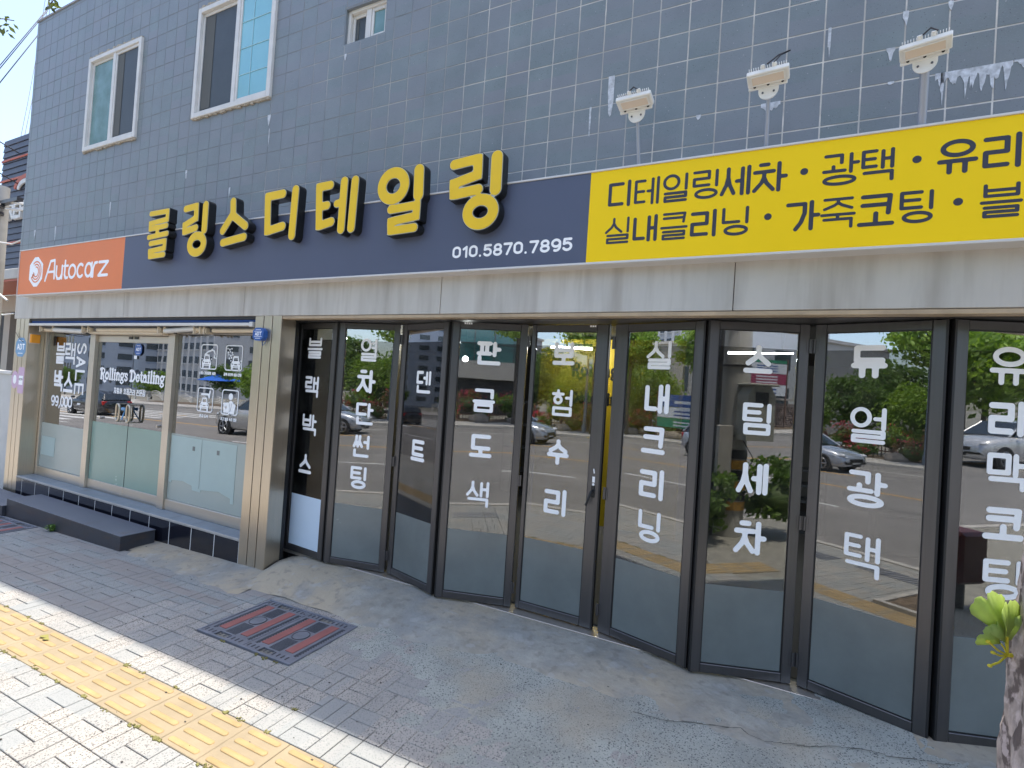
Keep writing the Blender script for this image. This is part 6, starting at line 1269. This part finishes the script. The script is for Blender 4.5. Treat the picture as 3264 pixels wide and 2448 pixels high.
# cars
M['tyre'] = mat('tyre', (0.015, 0.015, 0.016), 0.8); M['rimc'] = mat('wheel_rim', (0.35, 0.36, 0.38), 0.3, 0.8); M['carglass'] = mat('car_glass', (0.02, 0.03, 0.04), 0.05, spec=1.0); M['headl'] = mat('headlight', (0.6, 0.62, 0.65), 0.1, spec=1.0); M['taill'] = mat('tail_light', (0.45, 0.01, 0.01), 0.2)
def car(x, y, direction, col, kind, lab, name='parked_car'):
    cm = mat('car_paint', col, 0.22, 0.35 if max(col) > .1 else 0, coat=1.0); t = empty(name, (x, y, GR(x, y)), lab, 'car', None, 0 if direction > 0 else math.pi)
    L_, Wd, H_ = {'hatch': (4.05, 1.72, 1.47), 'suv': (4.6, 1.87, 1.68)}[kind]; hw_ = Wd / 2
    # stations from the front bumper (x=0) backwards: x, bottom, bonnet/belt height, half width, roof height or None
    if kind == 'hatch': st = [(0, .32, .52, .60), (-.08, .25, .66, .74), (-.35, .22, .80, .83), (-.8, .22, .90, hw_), (-1.15, .22, .96, hw_), (-2.0, .22, .97, hw_), (-3.2, .22, 1.0, hw_), (-3.8, .24, 1.02, hw_ * .96), (-4.0, .30, .98, hw_ * .85), (-4.05, .38, .85, hw_ * .7)]; roof = [(-1.1, .97, .70), (-1.75, 1.38, .58), (-2.3, 1.46, .60), (-3.2, 1.44, .59), (-3.75, 1.33, .56), (-4.0, 1.02, .66)]
    else: st = [(0, .40, .62, .70), (-.07, .30, .85, .82), (-.3, .26, .97, .90), (-.9, .26, 1.06, hw_), (-1.25, .26, 1.10, hw_), (-2.2, .26, 1.12, hw_), (-3.6, .26, 1.14, hw_), (-4.3, .28, 1.14, hw_ * .97), (-4.52, .36, 1.08, hw_ * .9), (-4.6, .45, .95, hw_ * .8)]; roof = [(-1.2, 1.10, .78), (-1.95, 1.58, .64), (-2.5, 1.67, .66), (-3.6, 1.64, .65), (-4.2, 1.55, .62), (-4.5, 1.12, .74)]
    b = MB(); vs = []
    for sx_, zb, zt, h in st: vs += [(sx_, -h * .9, zb), (sx_, -h, zb + .12), (sx_, -h * 1.0, zt - .18), (sx_, -h * .95, zt - .04), (sx_, -h * .80, zt), (sx_, 0, zt + .025), (sx_, h * .80, zt), (sx_, h * .95, zt - .04), (sx_, h, zt - .18), (sx_, h, zb + .12), (sx_, h * .9, zb)]
    m_ = 11; b.add(vs, [(i*m_+k, i*m_+(k+1)%m_, (i+1)*m_+(k+1)%m_, (i+1)*m_+k) for i in range(len(st)-1) for k in range(m_)] + [tuple(range(m_))[::-1], tuple(range((len(st)-1)*m_, len(st)*m_))], True); bo = b.obj('body', cm, t)
    b = MB(); vs = []
    for sx_, z_, h in roof: vs += [(sx_, -h - (.0 if z_ < 1.2 else 0), z_), (sx_, -h * .9, z_ + .02), (sx_, 0, z_ + .035), (sx_, h * .9, z_ + .02), (sx_, h, z_)]
    n = 5; fs = [(i*n+k, i*n+k+1, (i+1)*n+k+1, (i+1)*n+k) for i in range(1, len(roof)-2) for k in range(n-1)]; b.add(vs, fs, True); b.obj('roof', cm, t)
    b = MB(); zb = [s_[2] for s_ in st]; belt = .97 if kind == 'hatch' else 1.10
    b.add(vs, [(k, k+1, n+k+1, n+k) for k in range(n-1)]); b.obj('windscreen', M['carglass'], t); b = MB(); i = len(roof) - 2; b.add(vs, [(i*n+k, i*n+k+1, (i+1)*n+k+1, (i+1)*n+k) for k in range(n-1)]); b.obj('rear_window', M['carglass'], t)
    for s_ in (-1, 1):
        for a, c in ((1, 2), (2, 3), (3, 4)):
            b = MB(); y1_ = s_ * (hw_ * .86); P0 = [(roof[a][0] + .03, s_ * roof[a][2], roof[a][1]), (roof[c][0] + .05, s_ * roof[c][2], roof[c][1]), (roof[c][0] + (.0 if c < 4 else -.15) + .05, y1_, belt), (roof[a][0] + (.55 if a == 1 else 0) + .03, y1_, belt)]
            b.add(P0, [(0, 1, 2, 3) if s_ < 0 else (3, 2, 1, 0)]); b.obj('side_window', M['carglass'], t)
            if c < 4: b = MB(); b.tube([(roof[c][0], s_ * roof[c][2], roof[c][1]), (roof[c][0], y1_, belt)], .035, 6); b.obj('pillar', cm, t)
        b = MB(); b.tube([(roof[0][0] + .02, s_ * roof[0][2], roof[0][1]), (roof[1][0], s_ * roof[1][2], roof[1][1])], .035, 6); b.tube([(roof[4][0], s_ * roof[4][2], roof[4][1]), (roof[5][0], s_ * roof[5][2], roof[5][1])], .04, 6); b.obj('pillar', cm, t)
        b = MB(); b.box(roof[0][0] - .25, s_ * (hw_ + .02) if s_ > 0 else s_ * (hw_ + .2), belt + .02, roof[0][0] - .08, s_ * (hw_ + .2) if s_ > 0 else s_ * (hw_ + .02), belt + .14, .03); b.obj('wing_mirror', cm, t)
        zh = .68 if kind == 'hatch' else .82; b = MB(); yy = s_ * hw_ * .78; b.add([(-.02, yy * .75, zh - .05), (-.42, s_ * hw_ * 1.0, zh + .10), (-.38, s_ * hw_ * 1.005, zh - .02), (-.06, yy * .98, zh - .12)], [(0, 1, 2, 3), (3, 2, 1, 0)]); b.ball((-.16, yy, zh), .16, .10, .07, 8, 6); b.obj('headlight', M['headl'], t)
        b = MB(); b.box(-L_ + .02, min(yy * .7, yy * 1.12), zh + .05, -L_ + .30, max(yy * .7, yy * 1.12), zh + .28, .03); b.obj('tail_light', M['taill'], t)
        for wx in (-.82, -L_ + .72):
            r_ = .31 if kind == 'hatch' else .36; b = MB(); b.tube([(wx, s_ * (hw_ - .2), r_), (wx, s_ * (hw_ + .012), r_)], r_ + .06, 20, smooth=False); b.obj('wheel_arch', M['dark'], t)
            wh = empty('wheel', (wx, s_ * (hw_ - .02), r_)); wh.parent = t; b = MB(); b.tube([(0, -s_ * .16, 0), (0, s_ * .045, 0)], r_, 20, smooth=False); b.obj('tyre', M['tyre'], wh); b = MB()
            for k in range(5): a_ = 2 * math.pi * k / 5; b.tube([(0, s_ * .05, 0), (r_ * .66 * math.cos(a_), s_ * .05, r_ * .66 * math.sin(a_))], .035, 5)
            b.tube([(r_ * .68 * math.cos(2 * math.pi * k / 20), s_ * .05, r_ * .68 * math.sin(2 * math.pi * k / 20)) for k in range(21)], .022, 5, cap=False); b.obj('rim', M['rimc'], wh)
    b = MB(); z_ = .42 if kind == 'hatch' else .55; b.box(-.03, -.42, z_, .012, .42, z_ + .14, .02); b.box(-.02, -.3, z_ - .17, .014, .3, z_ - .08, .02); b.obj('grille', M['dark'], t)
    b = MB(); b.box(-.012, -.24, z_ - .06, .018, .24, z_ - .01); b.obj('number_plate', M['paintw'], t)
    return t
car(-9.6, -17.2, 1, (0.42, 0.46, 0.53), 'hatch', 'silver blue hatchback on the far lanes, mirrored in several panes')
car(17.0, -11.6, -1, (0.62, 0.63, 0.64), 'suv', 'white sport utility car mirrored in the last pane')
car(-20.8, -10.7, -1, (0.50, 0.50, 0.49), 'suv', 'silver sport utility car mirrored in the left shop window')
car(-37.5, -12.4, -1, (0.015, 0.015, 0.02), 'hatch', 'black car with red tail lights mirrored beside the price lettering')
